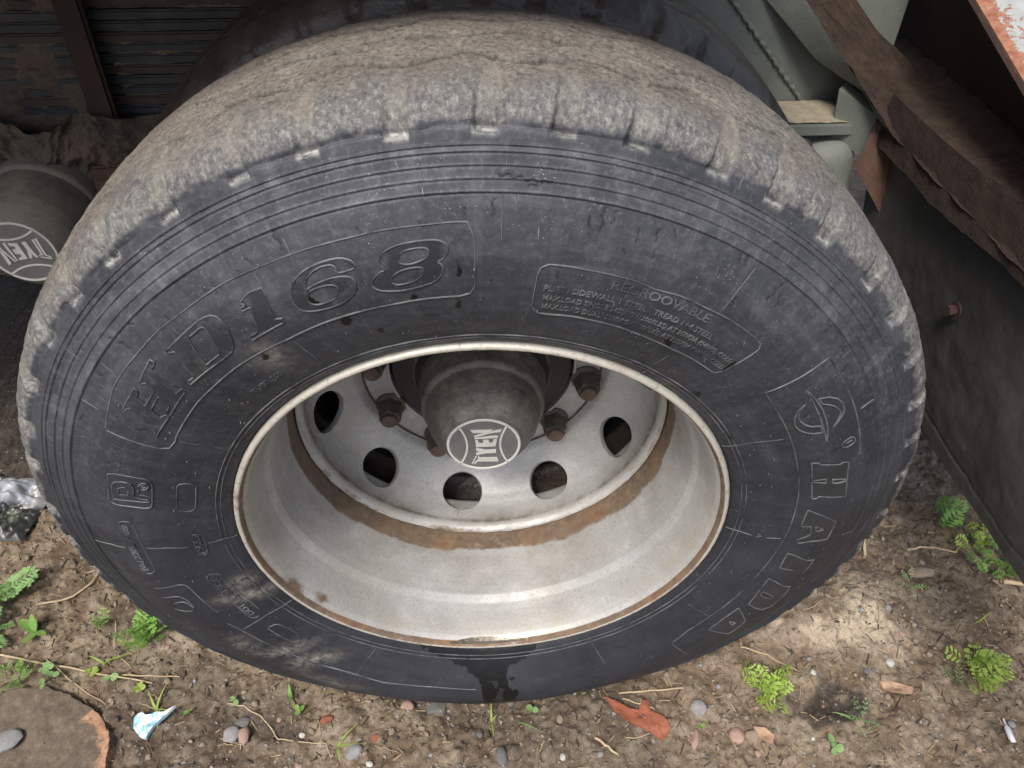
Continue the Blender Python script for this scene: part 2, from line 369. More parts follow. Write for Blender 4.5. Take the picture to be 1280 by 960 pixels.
MARKS=[('H',1,0,[(25122,43523),(24324,43581),(24338,43208),(24514,42986),(24625,41943),(24051,41991),(23993,43073),(24099,43342),(24142,43508),(23347,44080),(23320,43584),(23535,43448),(23785,40362),(23519,40263),(23562,39831),(24575,39546),(24493,40003),(24256,40108),(24138,41447),(24647,41314),(24789,40185),(24618,39896),(24641,39553),(25561,39656),(25494,39873),(25306,39947),(24967,42983),(25074,43305),(25178,43293)]),('D',1,0,[(22851,43616),(21718,43881),(21531,43857),(21381,43693),(21286,43304),(21262,42714),(21280,41947),(21434,40784),(21553,40253),(21697,39935),(22052,39807),(23279,39945),(23242,40376),(23065,40264),(22973,40396),(22719,43086),(22876,43341)]),('D.h',1,0,[(22193,43250),(21802,43332),(21721,43248),(21692,42983),(21782,41768),(21916,40605),(21973,40419),(22067,40381),(22479,40353)]),('1',1,0,[(20655,43352),(20369,43788),(20039,43698),(20051,42884),(20241,40679),(20070,40447),(20119,40042),(21053,39849),(21033,40306),(20822,40321),(20707,40576),(20506,42623),(20717,42634),(20699,42917),(20571,42969)]),('6',1,1,[(18067,42849),(18069,43301),(18214,43769),(18486,43967),(18922,43861),(19233,43478),(19454,42860),(19604,41679),(19601,40759),(19468,40164),(19118,39815),(18672,39860),(18313,40528),(18185,41342),(18211,41975),(18354,42289),(18689,42446),(19069,42282),(19199,42174),(19132,42857),(18930,43418),(18691,43615),(18491,43497),(18435,43123),(18431,42733),(18228,42708)]),('6.h',1,1,[(19206,41775),(19063,41973),(18747,41936),(18585,41581),(18628,40932),(18838,40444),(19175,40454),(19301,40937)]),('8',1,1,[(17501,42058),(17576,42757),(17468,43461),(17203,43913),(16809,44073),(16390,44019),(16210,43630),(16196,42947),(16322,42377),(16417,42179),(16321,41737),(16414,40787),(16699,40091),(17245,39796),(17712,40158),(17860,40779),(17810,41357),(17613,41963)]),('8.h',1,1,[(17181,42904),(17076,43357),(16793,43535),(16584,43400),(16560,42995),(16677,42525),(16974,42238),(17166,42450)]),('8.i',1,1,[(17406,41298),(17208,41739),(16910,41886),(16731,41730),(16757,41157),(16978,40572),(17291,40438),(17426,40695)]),('frame1',1,0,[(16575,45262),(17205,45295),(18090,45238),(18894,45265),(19758,45262),(20694,45359),(21786,45192),(22725,45270),(23394,45190),(24113,45205),(24705,45165),(26066,44276),(26009,41827),(25966,38877),(25894,38023),(25576,37796),(25395,37897),(24597,38047),(23753,38210),(22954,38234),(22038,38319),(21375,38267),(20328,38180),(19506,38342),(18558,38404),(17581,38393),(16871,38440),(16041,38413),(15807,38726),(15687,39530),(15657,43183),(15693,44414),(15787,45270),(16024,45312)]),('frame2',1,0,[(14158,41999),(13762,42028),(13245,41975),(12851,41992),(12352,41987),(11805,41772),(11184,41984),(10533,41942),(9783,42006),(9318,41944),(8921,41879),(8678,41741),(8589,41278),(8613,38636),(8614,37011),(8712,36348),(8941,36284),(9591,36355),(10243,36249),(10787,36294),(11344,36421),(11276,36384),(12013,36551),(12569,36527),(13215,36542),(13878,36353),(14162,36400),(14323,37111),(14351,38281),(14362,40777),(14311,41647)]),('frame3',0,0,[(5963,45213),(6944,45364),(7159,38413),(6548,38237),(5733,38125),(4764,38019),(3509,37921),(2096,37899),(1471,37813),(522,37704),(-962,37401),(-2330,37201),(-4118,37138),(-5589,37063),(-6764,37175),(-7791,37884),(-7853,43566)]),('arc3',0,0,[(5937,45229),(5145,45268),(4351,45207),(3255,44965)]),('frame4',0,0,[(-29934,43082),(-30004,41547),(-30073,39617),(-30042,39096),(-29957,38767),(-29695,38560),(-29105,38514),(-28577,38414),(-28075,38312)]),('frame5',0,0,[(-27385,38789),(-26695,38438),(-25658,38315),(-24535,38151),(-23007,38184),(-21601,37836),(-20286,38272)]),('frame6',0,0,[(-23672,38509),(-22324,37834),(-20280,38334),(-18138,37579),(-16376,37636)]),('tick0',0,0,[(4836,45843),(4823,46691),(4802,47547)]),('tick1',0,0,[(4767,30934),(5000,34273),(4979,37409)]),('tick2',0,0,[(-468,30960),(-405,32416),(-419,33964)]),('tick3',0,0,[(-341,35640),(-277,36409),(-228,37195)]),('tick4',0,0,[(-349,45435),(-382,46350),(-435,47340)]),('tick5',0,0,[(-5633,33582),(-5577,35208),(-5553,36949)]),('tick6',0,0,[(-10834,31179),(-10767,33707),(-10755,36711)]),('tick7',0,0,[(25532,37303),(25594,34392),(25862,31247)]),('tick8',0,0,[(30972,47370),(30818,45055),(30782,43088)]),('tick9',0,0,[(30709,40415),(30767,38178),(30948,36093)]),('tick10',0,0,[(31026,33971),(31059,32384),(31191,30887)]),('tick11',0,0,[(-26491,31067),(-26708,34301),(-26733,38118)]),('tick12',0,0,[(-21284,32556),(-21396,34895),(-21454,37618)]),('tick13',0,0,[(20323,37708),(20333,34700),(20571,30743)]),('tick14',0,0,[(10143,35502),(10127,33342),(9948,30727)]),('tick15',0,0,[(10001,46877),(10079,44757),(10115,42489)]),('tick16',0,0,[(25663,47263),(25627,46427),(25599,45595)]),('tick17',0,0,[(20445,47642),(20403,46788),(20362,45920)]),('tick18',0,0,[(15154,47455),(15150,45712),(15145,43852)]),('logo_oval',0,1,[(-29420,43019),(-29470,41459),(-29405,40551),(-29129,40117),(-28775,40201),(-28636,40326),(-28520,40968)]),('logo_in',1,1,[(-29071,42225),(-29111,40800),(-28839,40373),(-28579,40586),(-28593,41917),(-28739,42921)]),('pillDOT',1,0,[(-30006,36067),(-30116,35636),(-30082,35136),(-29959,34666),(-29132,34315),(-28189,34212),(-27239,34324),(-27035,34475),(-26922,34878),(-26888,35440),(-27065,36027),(-28211,35844),(-29038,35845),(-29721,36130)]),('pillsmall',1,1,[(-26085,35908),(-26065,35326),(-25987,34792),(-25729,34544),(-24916,34502),(-24668,34829),(-24606,35368),(-24652,35793),(-24881,36094),(-25582,36098)]),('pill1923',1,1,[(30371,35165),(30413,34570),(30785,34179),(31402,34337),(31591,34706),(31543,35120),(31245,35301),(30698,35252)]),('pillserial',1,1,[(29589,42610),(29477,41735),(29545,41134),(29915,41004),(30830,40802),(31745,40879),(31930,41168),(32040,41954),(31891,42461),(30781,42561),(29963,42650)]),('pillblank',1,0,[(27673,36289),(27570,36092),(27538,35594),(27585,34900),(27740,34424),(28301,34324),(28876,34359),(29002,34549),(29046,35026),(28977,35718),(28847,36106),(28720,36207),(28207,36224)]),('proframe',1,0,[(27614,43284),(27490,42431),(27420,40883),(27406,39369),(27464,38919),(27618,38721),(28080,38622),(28581,38664),(28693,38834),(28729,39195),(28729,40893),(28770,42415),(28728,43049),(28619,43244),(28051,43174)]),('P',1,0,[(28044,42767),(27884,42663),(27789,42391),(27706,41722),(27685,41065),(27759,40699),(27910,40542),(28193,40503),(28281,40087),(28333,38968),(28426,38916),(28434,39862),(28452,40832),(28540,42726)]),('P.h',1,0,[(28037,42138),(27931,41584),(27930,41258),(28030,41064),(28220,41071),(28296,42099)]),('r',0,0,[(28195,38907),(28143,39372),(28123,40022),(28004,40060),(27910,39995)]),('o',1,1,[(27737,39992),(27594,39667),(27600,39227),(27711,39067),(27843,39277),(27869,39763)]),('o.h',1,1,[(27734,39722),(27680,39534),(27701,39322),(27742,39292),(27782,39459),(27783,39657)]),('lspike',1,0,[(6583,41773),(6308,41968),(5981,42127),(5645,42197),(5274,42135),(4889,41964),(4612,41697),(4349,41412),(4641,41521),(4961,41564),(5526,41678),(5850,41687),(6165,41738)]),('lcres1',1,0,[(6119,41009),(6003,40028),(5742,39283),(5458,39026),(5246,39190),(5051,39707),(4910,40379),(4813,41350),(5089,41392),(5203,40501),(5373,39958),(5572,39708),(5774,39751),(5947,40143)]),('lcres2',1,0,[(6061,42334),(5921,43238),(5694,43956),(5453,44256),(5224,44212),(5070,43830),(4947,43254),(4811,42438),(4971,43138),(5114,43630),(5236,43765),(5465,43478),(5614,43150),(5807,42469)]),('reg',1,1,[(3943,42948),(4071,43220),(4097,44125),(3967,44521),(3844,44321),(3824,43373)]),('reg2',0,0,[(3981,43440),(3980,44158)]),('hH',1,0,[(3669,39407),(3597,40145),(3497,40361),(3244,42515),(3277,42840),(3177,43548),(2848,43405),(2474,43396),(2712,41623),(2530,41610),(2473,42098),(2414,43357),(2062,43431),(1710,43468),(1757,42831),(2028,40204),(1939,39887),(1962,39370),(2774,39265),(2602,40861),(2786,40901),(2847,39268)]),('hA',1,0,[(1386,39208),(1039,41050),(569,43259),(152,43196),(-269,43153),(-247,41188),(-357,39248),(-159,39122),(87,40439),(524,40124),(527,38909),(1010,38997)]),('hA.h',1,0,[(505,40709),(304,41964),(241,41042)]),('hI',1,0,[(-942,38885),(-1026,39837),(-1320,41975),(-1334,43100),(-1731,43096),(-2100,42931),(-1876,41579),(-1792,39074),(-1369,38893)]),('hD',1,0,[(-2477,38786),(-2576,39916),(-2819,41902),(-2819,42818),(-3284,43379),(-3656,43579),(-4096,43381),(-4291,42326),(-4232,40804),(-4099,39474),(-3258,38951)]),('hD.h',1,0,[(-3476,39757),(-3245,39619),(-3427,41725),(-3629,41685)]),('hA2',1,0,[(-4472,38845),(-5107,42209),(-5578,42566),(-6045,42672),(-6088,40670),(-6195,38966),(-5331,38758)]),('hA2.h',1,0,[(-5330,39938),(-5318,41055),(-5492,41000)])]
STAINS=[[(-18625,31207),(-13857,31322),(-14307,32076),(-14736,32896),(-15092,34602),(-15012,37038),(-15321,41270),(-15490,43769),(-15970,43769),(-16100,39433),(-16174,37425),(-16085,34684),(-16192,33369),(-16735,32633),(-17685,32170)],[(21187,37259),(21285,37138),(21350,37202),(21388,37367),(21337,37744),(21265,37932),(21181,37808),(21124,37597)],[(19097,40446),(19298,40210),(19448,40211),(19569,40806),(19499,41113),(19450,41566),(19259,41486),(19184,41009)],[(18699,37560),(18833,37142),(18940,37133),(19002,37629),(18942,37958),(18863,38432),(18757,38437),(18733,38038)],[(18161,35143),(18193,34790),(18274,34883),(18320,35039),(18346,35413),(18244,35650),(18189,35598),(18121,35420)],[(16963,38706),(17034,38513),(17100,38359),(17156,38561),(17162,38856),(17146,39082),(17048,39202),(16982,39006)],[(15915,40984),(15968,40703),(16010,40509),(16064,40582),(16053,41017),(16054,41305),(15991,41484),(15950,41419)],[(16052,37311),(16052,37012),(16115,36797),(16156,36893),(16180,37354),(16129,37627),(16090,37831),(16043,37743)],[(8683,37201),(8712,37636),(8703,38196),(8707,38791),(8648,38909),(8617,38415),(8577,37609),(8597,37080)],[(9119,30600),(8963,31465),(8443,31420),(8042,30266),(8683,30600)],[(8221,32917),(8091,33318),(7864,32609),(7958,32415)],[(5430,32088),(5421,32597),(5182,32465),(5186,32055)],[(6690,38310),(6630,38447),(6470,38190),(6542,38067)],[(3526,39958),(3540,40291),(3415,40670),(3276,40557),(3318,40150)],[(10693,36897),(10560,37221),(10377,36657),(10414,35913)]]
BADGE_LETTERS = {'T': [[(-0.0382, 0.0182), (-0.0389, 0.0168), (-0.023, 0.0106), (-0.0225, 0.0119)], [(-0.0379, 0.0154), (-0.0388, 0.0135), (-0.0335, 0.0097), (-0.0351, -0.0197), (-0.0312, -0.0197), (-0.0304, 0.0097)], [(-0.0219, 0.0091), (-0.022, 0.0077), (-0.026, 0.0065), (-0.0265, -0.0186), (-0.0297, -0.0185), (-0.029, 0.0089)]], 'Y': [[(-0.0054, 0.0109), (-0.0067, 0.0063), (-0.0102, -0.0029), (-0.0096, -0.017), (-0.0163, -0.0172), (-0.017, -0.0036), (-0.0198, 0.0112), (-0.0162, 0.0113), (-0.013, 0.0047), (-0.0103, 0.0111)]], 'E': [[(0.011, 0.0117), (0.0098, 0.0076), (0.0046, 0.0066), (0.0037, 0.0014), (0.0107, 0.0004), (0.0104, -0.0073), (0.0046, -0.0078), (0.004, -0.0123), (0.0111, -0.014), (0.0111, -0.0188), (-0.0026, -0.0165), (-0.0029, 0.0108)]], 'N': [[(0.0313, 0.0177), (0.0307, -0.013), (0.0255, -0.0038), (0.0259, 0.0143)], [(0.0194, 0.0132), (0.0273, -0.0093), (0.0311, -0.0256), (0.0262, -0.0238), (0.0243, -0.0092), (0.017, 0.0119)], [(0.0154, 0.0127), (0.0181, -0.0091), (0.0186, -0.0202), (0.0144, -0.0201), (0.0139, -0.0035), (0.0132, 0.0116)]]}
SLOTS = [104.52, 96.52, 88.65, 81.54, 74.51, 66.19, 59.42, 52.09, 43.59, 36.76, 28.91, 21.26, 14.29, 7.16, -1.41, -8.98, -15.35, 111.45, 119.7, 128.11, 135.3, 142.35, 150.3, 158.11, 164.65, 173.91, 181.06]
SLOTS += list(np.linspace(188.5, 337.2, 21))
RINGS = [.5072, .5023, .4925, .4829, .4735]
def inpoly(x, y, poly):
    c = np.zeros(x.shape, bool); n = len(poly)
    for i in range(n):
        x1, y1 = poly[i]; x2, y2 = poly[(i+1) % n]
        if y1 == y2: continue
        m = ((y1 > y) != (y2 > y)) & (x < (x2-x1)*(y-y1)/(y2-y1)+x1); c ^= m
    return c
def build_tyre(parent, y0, n, detail=True):
    s1, s2, s3 = s_of_r(.466), s_of_r(.513), s_of_r(.531)
    sEnd = _ss[-1]; sback = np.interp(.285, PR[ISH:ISH+400, 1], _ss[ISH:ISH+400])
    if detail:
        S = np.concatenate([np.arange(0, s1, .0017), np.arange(s1, s2, .00055), np.arange(s2, s3, .0011), np.arange(s3, s3+.03, .0016), np.arange(s3+.03, sback, .0024), np.arange(sback, sEnd, .008)])
    else:
        S = np.arange(0, sEnd, .006)
    T = np.linspace(-np.pi/2, 3*np.pi/2, n, endpoint=False)
    TT, SS = np.meshgrid(T, S, indexing='ij')
    Rr = np.interp(SS, _ss, PR[:, 0]); Y = np.interp(SS, _ss, PR[:, 1])
    h = np.zeros_like(SS); un = (TT+np.pi/2)/(2*np.pi)
    N1 = lambda k, ks, sd, o=3: fbm(un*k, SS*ks, o, sd, k)
    # moulded rings of the shoulder rib
    for i, r in enumerate(RINGS):
        d = SS-s_of_r(r)
        wob = (N1(300, 60, 3+i)-.3)
        h -= .0013*np.exp(-(d/.00085)**2)*np.clip(.6+wob, .2, 1.2)
        h += .0006*np.exp(-((d-.0016)/.0010)**2)
    band = sm(s_of_r(.4735)-.001, s_of_r(.4735)+.002, SS)*(1-sm(s_of_r(.5085), s_of_r(.5105), SS))
    h += .0012*band
    # wear edge of the tread
    e0 = s_of_r(.5275)+(N1(70, 0, 11, 4)-.5)*.007
    de = SS-e0
    h -= .0016*np.exp(-((de+.0016)/.0016)**2)*sm(.3, .6, N1(90, 0, 12, 2))
    h += .0014*sm(0, .004, de)*(1-sm(.02, .06, de))
    h += (fbm(un*96, SS*0, 3, 15, 96)-.5)*.0022*sm(-.002, .006, de)*(1-sm(.02, .06, de))
    # shoulder slots
    slot = np.zeros_like(SS); lip = np.zeros_like(SS)
    s0 = s_of_r(.5165)
    for k, a in enumerate(SLOTS):
        rnd = math.sin(k*12.9)*.5+.5
        dth = (TT-R(a)+np.pi) % (2*np.pi)-np.pi
        idx = np.abs(dth[:, 0]) < .05
        D = dth[idx]*Rr[idx]; s = SS[idx]-s0-(rnd-.5)*.004
        u = np.clip(s/.088, 0, 1)
        cx = -.011*u**1.2-.001*math.sin(k)      # leans as it runs up on to the tread
        hw = np.where(u < .5, .0088+.0012*u, np.maximum(.0094*(1-(u-.5)/.4), 0))*(.9+.25*rnd)
        e = (N1(200, 120, 40, 3)[idx]-.5)*.004
        m = sm(-.0010, .0012, hw-np.abs(D-cx)+e)*sm(-.0012, .0010, s+e)*(1-sm(.95, 1.0, s/.105))
        depth = np.interp(s, [0, .004, .02, .035, .06, .105], [.0072, .0078, .0046, .0022, .0011, .0004])*(.75+.5*rnd)
        h[idx] -= m*depth
        rz = (.5+.6*(math.sin(k*7.3+1)*.5+.5)); slot[idx] = np.maximum(slot[idx], m*(.12+.88*sm(.014, .026, s))*(1-.2*sm(.05, .1, s)))
        lip[idx] = np.maximum(lip[idx], sm(-.0005, .001, hw+.001-np.abs(D-cx))*np.exp(-((s-.0012+.0016*(N1(420, 0, 43, 2)[idx]-.5))/(.0022+.0018*rz))**2)*rz)
    # worn zigzag grooves of the running surface
    zz = np.zeros_like(SS); zl = np.zeros_like(SS)
    per = 34
    for k, (yc, amp) in enumerate(((.082, .009), (.132, .009), (.176, .009), (.216, .008))):
        tri = np.abs(((un*per+k*.37) % 1)-.5)*4-1
        sc_ = np.interp(yc, PR[ISH:ISH+400, 1], _ss[ISH:ISH+400])+amp*tri+(N1(160, 0, 50+k, 3)-.5)*.006
        g = np.exp(-((SS-sc_)/np.interp(yc, [.08, .2], [.0024, .0042]))**2)*sm(.10, .35, N1(60, 0, 60+k, 3))
        h -= .0055*g-.0010*np.exp(-((SS-sc_+.0045)/.003)**2)*(N1(400, 100, 55, 2)); zz = np.maximum(zz, g); zl = np.maximum(zl, np.exp(-((SS-sc_-.0055)/.0025)**2)*sm(.35, .6, N1(90, 0, 66+k, 3)))
    crownm = sm(s3+.008, s3+.085, SS+(N1(90, 40, 21, 5)-.5)*.07)*(1-sm(sEnd-.16, sEnd-.1, SS))
    scuff = sm(-.004, .010, de+(N1(260, 120, 22, 4)-.5)*.014)*(1-.8*sm(.03, .11, de+(N1(120, 50, 23, 5)-.5)*.09))
    rear_shade = sm(.12, .25, Y+(N1(60, 20, 24, 3)-.5)*.06)*crownm; scuff *= (1-sm(sEnd-.2, sEnd-.15, SS)); scuff = np.maximum(scuff, .75*zl)
    h += crownm*((N1(700, 350, 30, 3)-.5)*.0016+(N1(130, 60, 31, 4)-.5)*.0024-.0016*sm(.60, .72, N1(240, 110, 36, 4)))
    h += scuff*(N1(600, 300, 32, 3)-.5)*.0016
    wall = 1-crownm
    h += wall*((N1(60, 30, 33, 4)-.5)*.0012+(N1(400, 200, 34, 2)-.5)*.00025)
    film = .10+.90*sm(-.25, .95, np.sin(TT)+(N1(24, 20, 35, 4)-.5)*.8)
    film *= .55+.45*sm(.40, .48, Rr)+.5*band
    wet = np.zeros_like(SS); smear = np.zeros_like(SS); cut = np.zeros_like(SS)
    if detail:
        for poly in STAINS:
            th = np.array([p[0] for p in poly])/1e4; rr = np.array([p[1] for p in poly])/1e5
            th = np.unwrap(th); c = th.mean()
            big = (rr.max()-rr.min()) > .05
            dt = (TT-c+np.pi) % (2*np.pi)-np.pi
            m = (np.abs(dt) < (th.max()-th.min())*.6+.01) & (SS < s2)
            e = (N1(700, 350, 41, 2)-.5)*.0012
            P = [((a-c)*r0, r0) for a, r0 in zip(th, rr)]
            # the run of water goes all the way down to the ground
            q = inpoly((dt*Rr)+e, Rr+e, P) & m
            wet[q] = 1
        # water run below the valley of the rim flange
        dt = (TT+np.pi/2+.012+np.pi) % (2*np.pi)-np.pi
        e = (N1(260, 60, 42, 5)-.5)*.036
        wid = np.interp(Rr, [.31, .318, .326, .336, .35, .37, .45], [.088, .080, .060, .036, .024, .022, .026]); dt = dt-np.interp(Rr, [.31, .34, .38, .45], [-.012, .0, .022, .016])/Rr*1.0
        wet = np.maximum(wet, sm(-.0015, .0025, wid-np.abs(dt*Rr+.001)-e)*(SS < s2))
        # leave a paler dry core in the run
        core = (np.abs(dt*Rr+.004)+e*.6 < .006) & (Rr > .36) & (SS < s2); wet[core] *= .45
        # dried mud smears on the lower left wall, and the brown scuff under the six
        for a, r0, la, lr, rot, amt in ((-2.82, .338, .010, .034, .5, 1.), (-2.90, .332, .012, .016, 0, 1.), (-2.47, .385, .012, .040, .55, .9), (-2.33, .372, .012, .030, .9, 1.), (-2.36, .395, .02, .02, 0, .7), (-2.60, .41, .03, .018, 0, .5), (2.115, .372, .016, .022, .3, .55), (-2.2, .42, .05, .016, 0, .5)):
            dt = ((TT-a+np.pi) % (2*np.pi)-np.pi)*Rr; dr = Rr-r0
            u = dt*math.cos(rot)+dr*math.sin(rot); v = -dt*math.sin(rot)+dr*math.cos(rot)
            smear = np.maximum(smear, amt*np.exp(-(u/la)**2-(v/lr)**2)*(SS < s2))
        rg = random.Random(5)
        cuts = [(1.33, .462, .020, 1.5), (1.35, .455, .018, 1.2), (1.31, .466, .012, 1.9), (.93, .461, .020, 1.75), (.91, .457, .012, 1.4), (2.36, .468, .022, 1.1), (2.62, .468, .010, .4), (1.49, .485, .034, .12), (1.45, .482, .02, -.3), (1.53, .463, .014, 1.57), (1.93, .466, .016, 1.4)]
        for _ in range(46):
            a = rg.uniform(.1, 3.3); cuts.append((a, rg.uniform(.40, .472), rg.uniform(.004, .012), rg.uniform(1.1, 2.0)))
        for a, r0, L, rot in cuts:
            dt = ((TT-a+np.pi) % (2*np.pi)-np.pi)*Rr; dr = Rr-r0
            m = (np.abs(dt) < L) & (np.abs(dr) < L) & (SS < s2)
            if not m.any(): continue
            u = dt[m]*math.cos(rot)+dr[m]*math.sin(rot); v = -dt[m]*math.sin(rot)+dr[m]*math.cos(rot)+.0012*np.sin(u*600)
            g = np.exp(-(v/.0008)**2)*(np.abs(u) < L*.5)
            cut[m] = np.maximum(cut[m], g*.9); h[m] -= g*.0010
    cut = np.maximum(cut, .9*zz**.7*(.45+.55*(N1(300, 150, 44, 2) > .35)))
    r = Rr+np.interp(SS, _ss, PN[:, 0])*h; y = Y+np.interp(SS, _ss, PN[:, 1])*h
    V = deform(np.stack([r*np.cos(TT), y, r*np.sin(TT)], -1)); V[..., 2] += H; V[..., 1] += y0
    at = dict(scuff=scuff.ravel(), crown=crownm.ravel(), slot=(slot*.32*(.6+.6*N1(160, 60, 77, 3))).ravel(), lip=lip.ravel(), rear_shade=rear_shade.ravel(), film=film.ravel(), wet=wet.ravel(), smear=smear.ravel(), cut=cut.ravel(),
              pol=np.stack([np.cos(TT), np.sin(TT), SS], -1).reshape(-1, 3))
    return mesh("tyre", V, grid_faces(n, len(S), True, False), M_RUB, parent, True, at)

# ---------------------------------------------------------------- the near wheel
wheel = thing("truck_wheel", "near outer truck wheel with worn black tyre and dull silver rim standing on the soil", "wheel", (0, .14, 0))
tyre = build_tyre(wheel, 0.0, 1800)

def resample(pts, smooth, closed, step=.003):
    P = np.array([(a/1e4, r/1e5) for a, r in pts]); n = len(P)
    if closed: P = np.vstack([P, P[:1]])
    out = []
    m = len(P)-1
    for i in range(m):
        a, b = P[i], P[i+1]
        L = math.hypot((b[0]-a[0])*(a[1]+b[1])/2, b[1]-a[1]); k = max(1, int(math.ceil(L/step)))
        if smooth:
            p0 = P[i-1] if i > 0 else (P[m-1] if closed else 2*a-b)
            p3 = P[i+2] if i+2 <= m else (P[1] if closed else 2*b-a)
        for j in range(k):
            t = j/k
            if smooth:
                out.append(.5*((2*a)+(-p0+b)*t+(2*p0-5*a+4*b-p3)*t*t+(-p0+3*a-3*b+p3)*t**3))
            else: out.append(a+(b-a)*t)
    if not closed: out.append(P[-1])
    return np.array(out)
def ridge(name, pts, parent, closed=True, smooth=False, w_=.0011, h_=.0011, base=-.0004, lift=0.0, m=None):
    P = resample(pts, smooth, closed); th = P[:, 0]; s = s_of_r(P[:, 1]); n = len(P)
    X = np.stack([th*P[:, 1], s], 1)
    if closed: T = np.roll(X, -1, 0)-np.roll(X, 1, 0)
    else: T = np.gradient(X, axis=0)
    T /= np.linalg.norm(T, axis=1)[:, None]+1e-12; Nn = np.stack([-T[:, 1], T[:, 0]], 1)
    rg = np.random.RandomState(len(pts)*7+n)
    hv = h_*(.7+.5*np.interp(np.arange(n), np.arange(0, n+8, 8), rg.rand(len(np.arange(0, n+8, 8)))))
    rows = []
    for o, hh in ((-1, None), (-.35, 1), (.35, 1), (1, None)):
        t2 = th+Nn[:, 0]*o*w_/P[:, 1]; s2 = s+Nn[:, 1]*o*w_
        rows.append(surf(t2, s2, lift+(base if hh is None else hv)))
    V = np.stack(rows, 1).reshape(-1, 3)
    V = V
    return mesh(name, V, grid_faces(n, 4, closed, False), m or M_RIDGE, parent, True)
def filled(name, outer, holes, smooth, parent, lift=.0007, m=None, step=.004):
    loops = [resample(outer, smooth, True, step)]+[resample(hh, smooth, True, step) for hh in holes]
    rm = float(loops[0][:, 1].mean())
    bm = bmesh.new(); edges = []
    for lp in loops:
        vs = [bm.verts.new((p[0]*rm, p[1], 0)) for p in lp]
        edges += [bm.edges.new((vs[i], vs[(i+1) % len(vs)])) for i in range(len(vs))]
    bmesh.ops.triangle_fill(bm, edges=edges, use_beauty=True, use_dissolve=False)
    for _ in range(4):
        es = [e for e in bm.edges if e.calc_length() > .008]
        if not es: break
        bmesh.ops.subdivide_edges(bm, edges=es, cuts=1, use_grid_fill=False)
        bmesh.ops.triangulate(bm, faces=[f for f in bm.faces if len(f.verts) > 3])
    bm.verts.index_update()
    X = np.array([v.co[:2] for v in bm.verts]); F = [[v.index for v in f.verts] for f in bm.faces]
    bnd = [[v.index for v in e.verts] for e in bm.edges if len(e.link_faces) == 1]
    bm.free()
    top = surf(X[:, 0]/rm, s_of_r(X[:, 1]), lift); bot = surf(X[:, 0]/rm, s_of_r(X[:, 1]), -.0006)
    nv = len(X); F2 = []
    for f in F:
        a, b, c = (top[i] for i in f[:3])
        if np.cross(b-a, c-a)[1] > 0: f = f[::-1]
        F2.append(f)
    for a, b in bnd: F2.append([a, b, b+nv, a+nv])
    return mesh(name, np.vstack([top, bot]), F2, m or M_LET, parent, False)
MK = {k[0]: k for k in MARKS}
def outline(key, par, nm="outline", **k):
    e = MK[key]; return ridge(nm, e[3], par, bool(e[1]), bool(e[2]), **k)
def letter(key, holes=(), label=None, nm="letter", fill=True, **k):
    e = MK[key]
    if key[0] in 'hl' or key in 'Po': k['m'] = M_LETF
    o = filled(nm, e[3], [MK[x][3] for x in holes], bool(e[2]), tyre, **{a: b for a, b in k.items() if a in ('lift', 'm')})
    if label: o['label'] = label
    # the raised outline belongs to the letter itself: join it into the letter's mesh
    rs = [ridge("outline", MK[x][3], None, True, bool(MK[x][2]), .0010, .0010, 0.0, k.get('lift', .0007)-.0002) for x in (key,)+tuple(holes)]
    off = wloc(o); nv = len(o.data.vertices)
    bm = bmesh.new(); bm.from_mesh(o.data)
    o.data.materials.append(M_RIDGE)
    for r_ in rs:
        n0 = len(bm.faces); me = r_.data
        me.transform(Matrix.Translation(-off)); bm.from_mesh(me); bm.faces.ensure_lookup_table()
        for f in bm.faces[n0:]: f.material_index = 1; f.smooth = True
        bpy.data.objects.remove(r_); bpy.data.meshes.remove(me)
    bm.to_mesh(o.data); bm.free()
    return o
letter('H', label="raised letter H, first of the size mark"); letter('D', ('D.h',), label="raised letter D of the size mark")
letter('1', label="raised digit 1 of the size mark"); letter('6', ('6.h',), label="raised digit 6 with a black smear in its bowl")
letter('8', ('8.h', '8.i'), label="raised digit 8 at the end of the size mark")
letter('hH', label="block letter H at the top of the maker's name"); letter('hA', ('hA.h',), label="block letter A, second of the maker's name"); letter('hI', label="block letter I of the maker's name")
letter('hD', ('hD.h',), label="block letter D of the maker's name"); letter('hA2', ('hA2.h',), label="block letter A, last of the maker's name")
letter('P', ('P.h',), label="raised letter P of the small boxed mark"); letter('o', ('o.h',), label="small raised letter o of the boxed mark")
outline('r', tyre, "letter")
for kx in ('lspike', 'lcres1', 'lcres2'): letter(kx, nm="emblem", lift=.0004)
outline('reg', tyre, "emblem_ring", w_=.0009); outline('reg2', tyre, "emblem_ring", w_=.0008)
for kx in ('frame1', 'frame2', 'frame3', 'arc3', 'frame4', 'frame5', 'frame6', 'proframe'): outline(kx, tyre, "frame_ridge", w_=.0010, h_=.0011)
for kx in ('pillDOT', 'pillsmall', 'pill1923', 'pillserial', 'pillblank', 'logo_oval', 'logo_in'): outline(kx, tyre, "plate_outline", w_=.0009, h_=.0010)
for i in range(19): outline('tick%d' % i, tyre, "mould_line", w_=.0007, h_=.0009)
for rr in (.3185, .3235):
    ridge("bead_line", [(a*100, rr*1e5) for a in range(-314, 314, 4)], tyre, True, False, .0008, .0008 if rr < .32 else .0011)
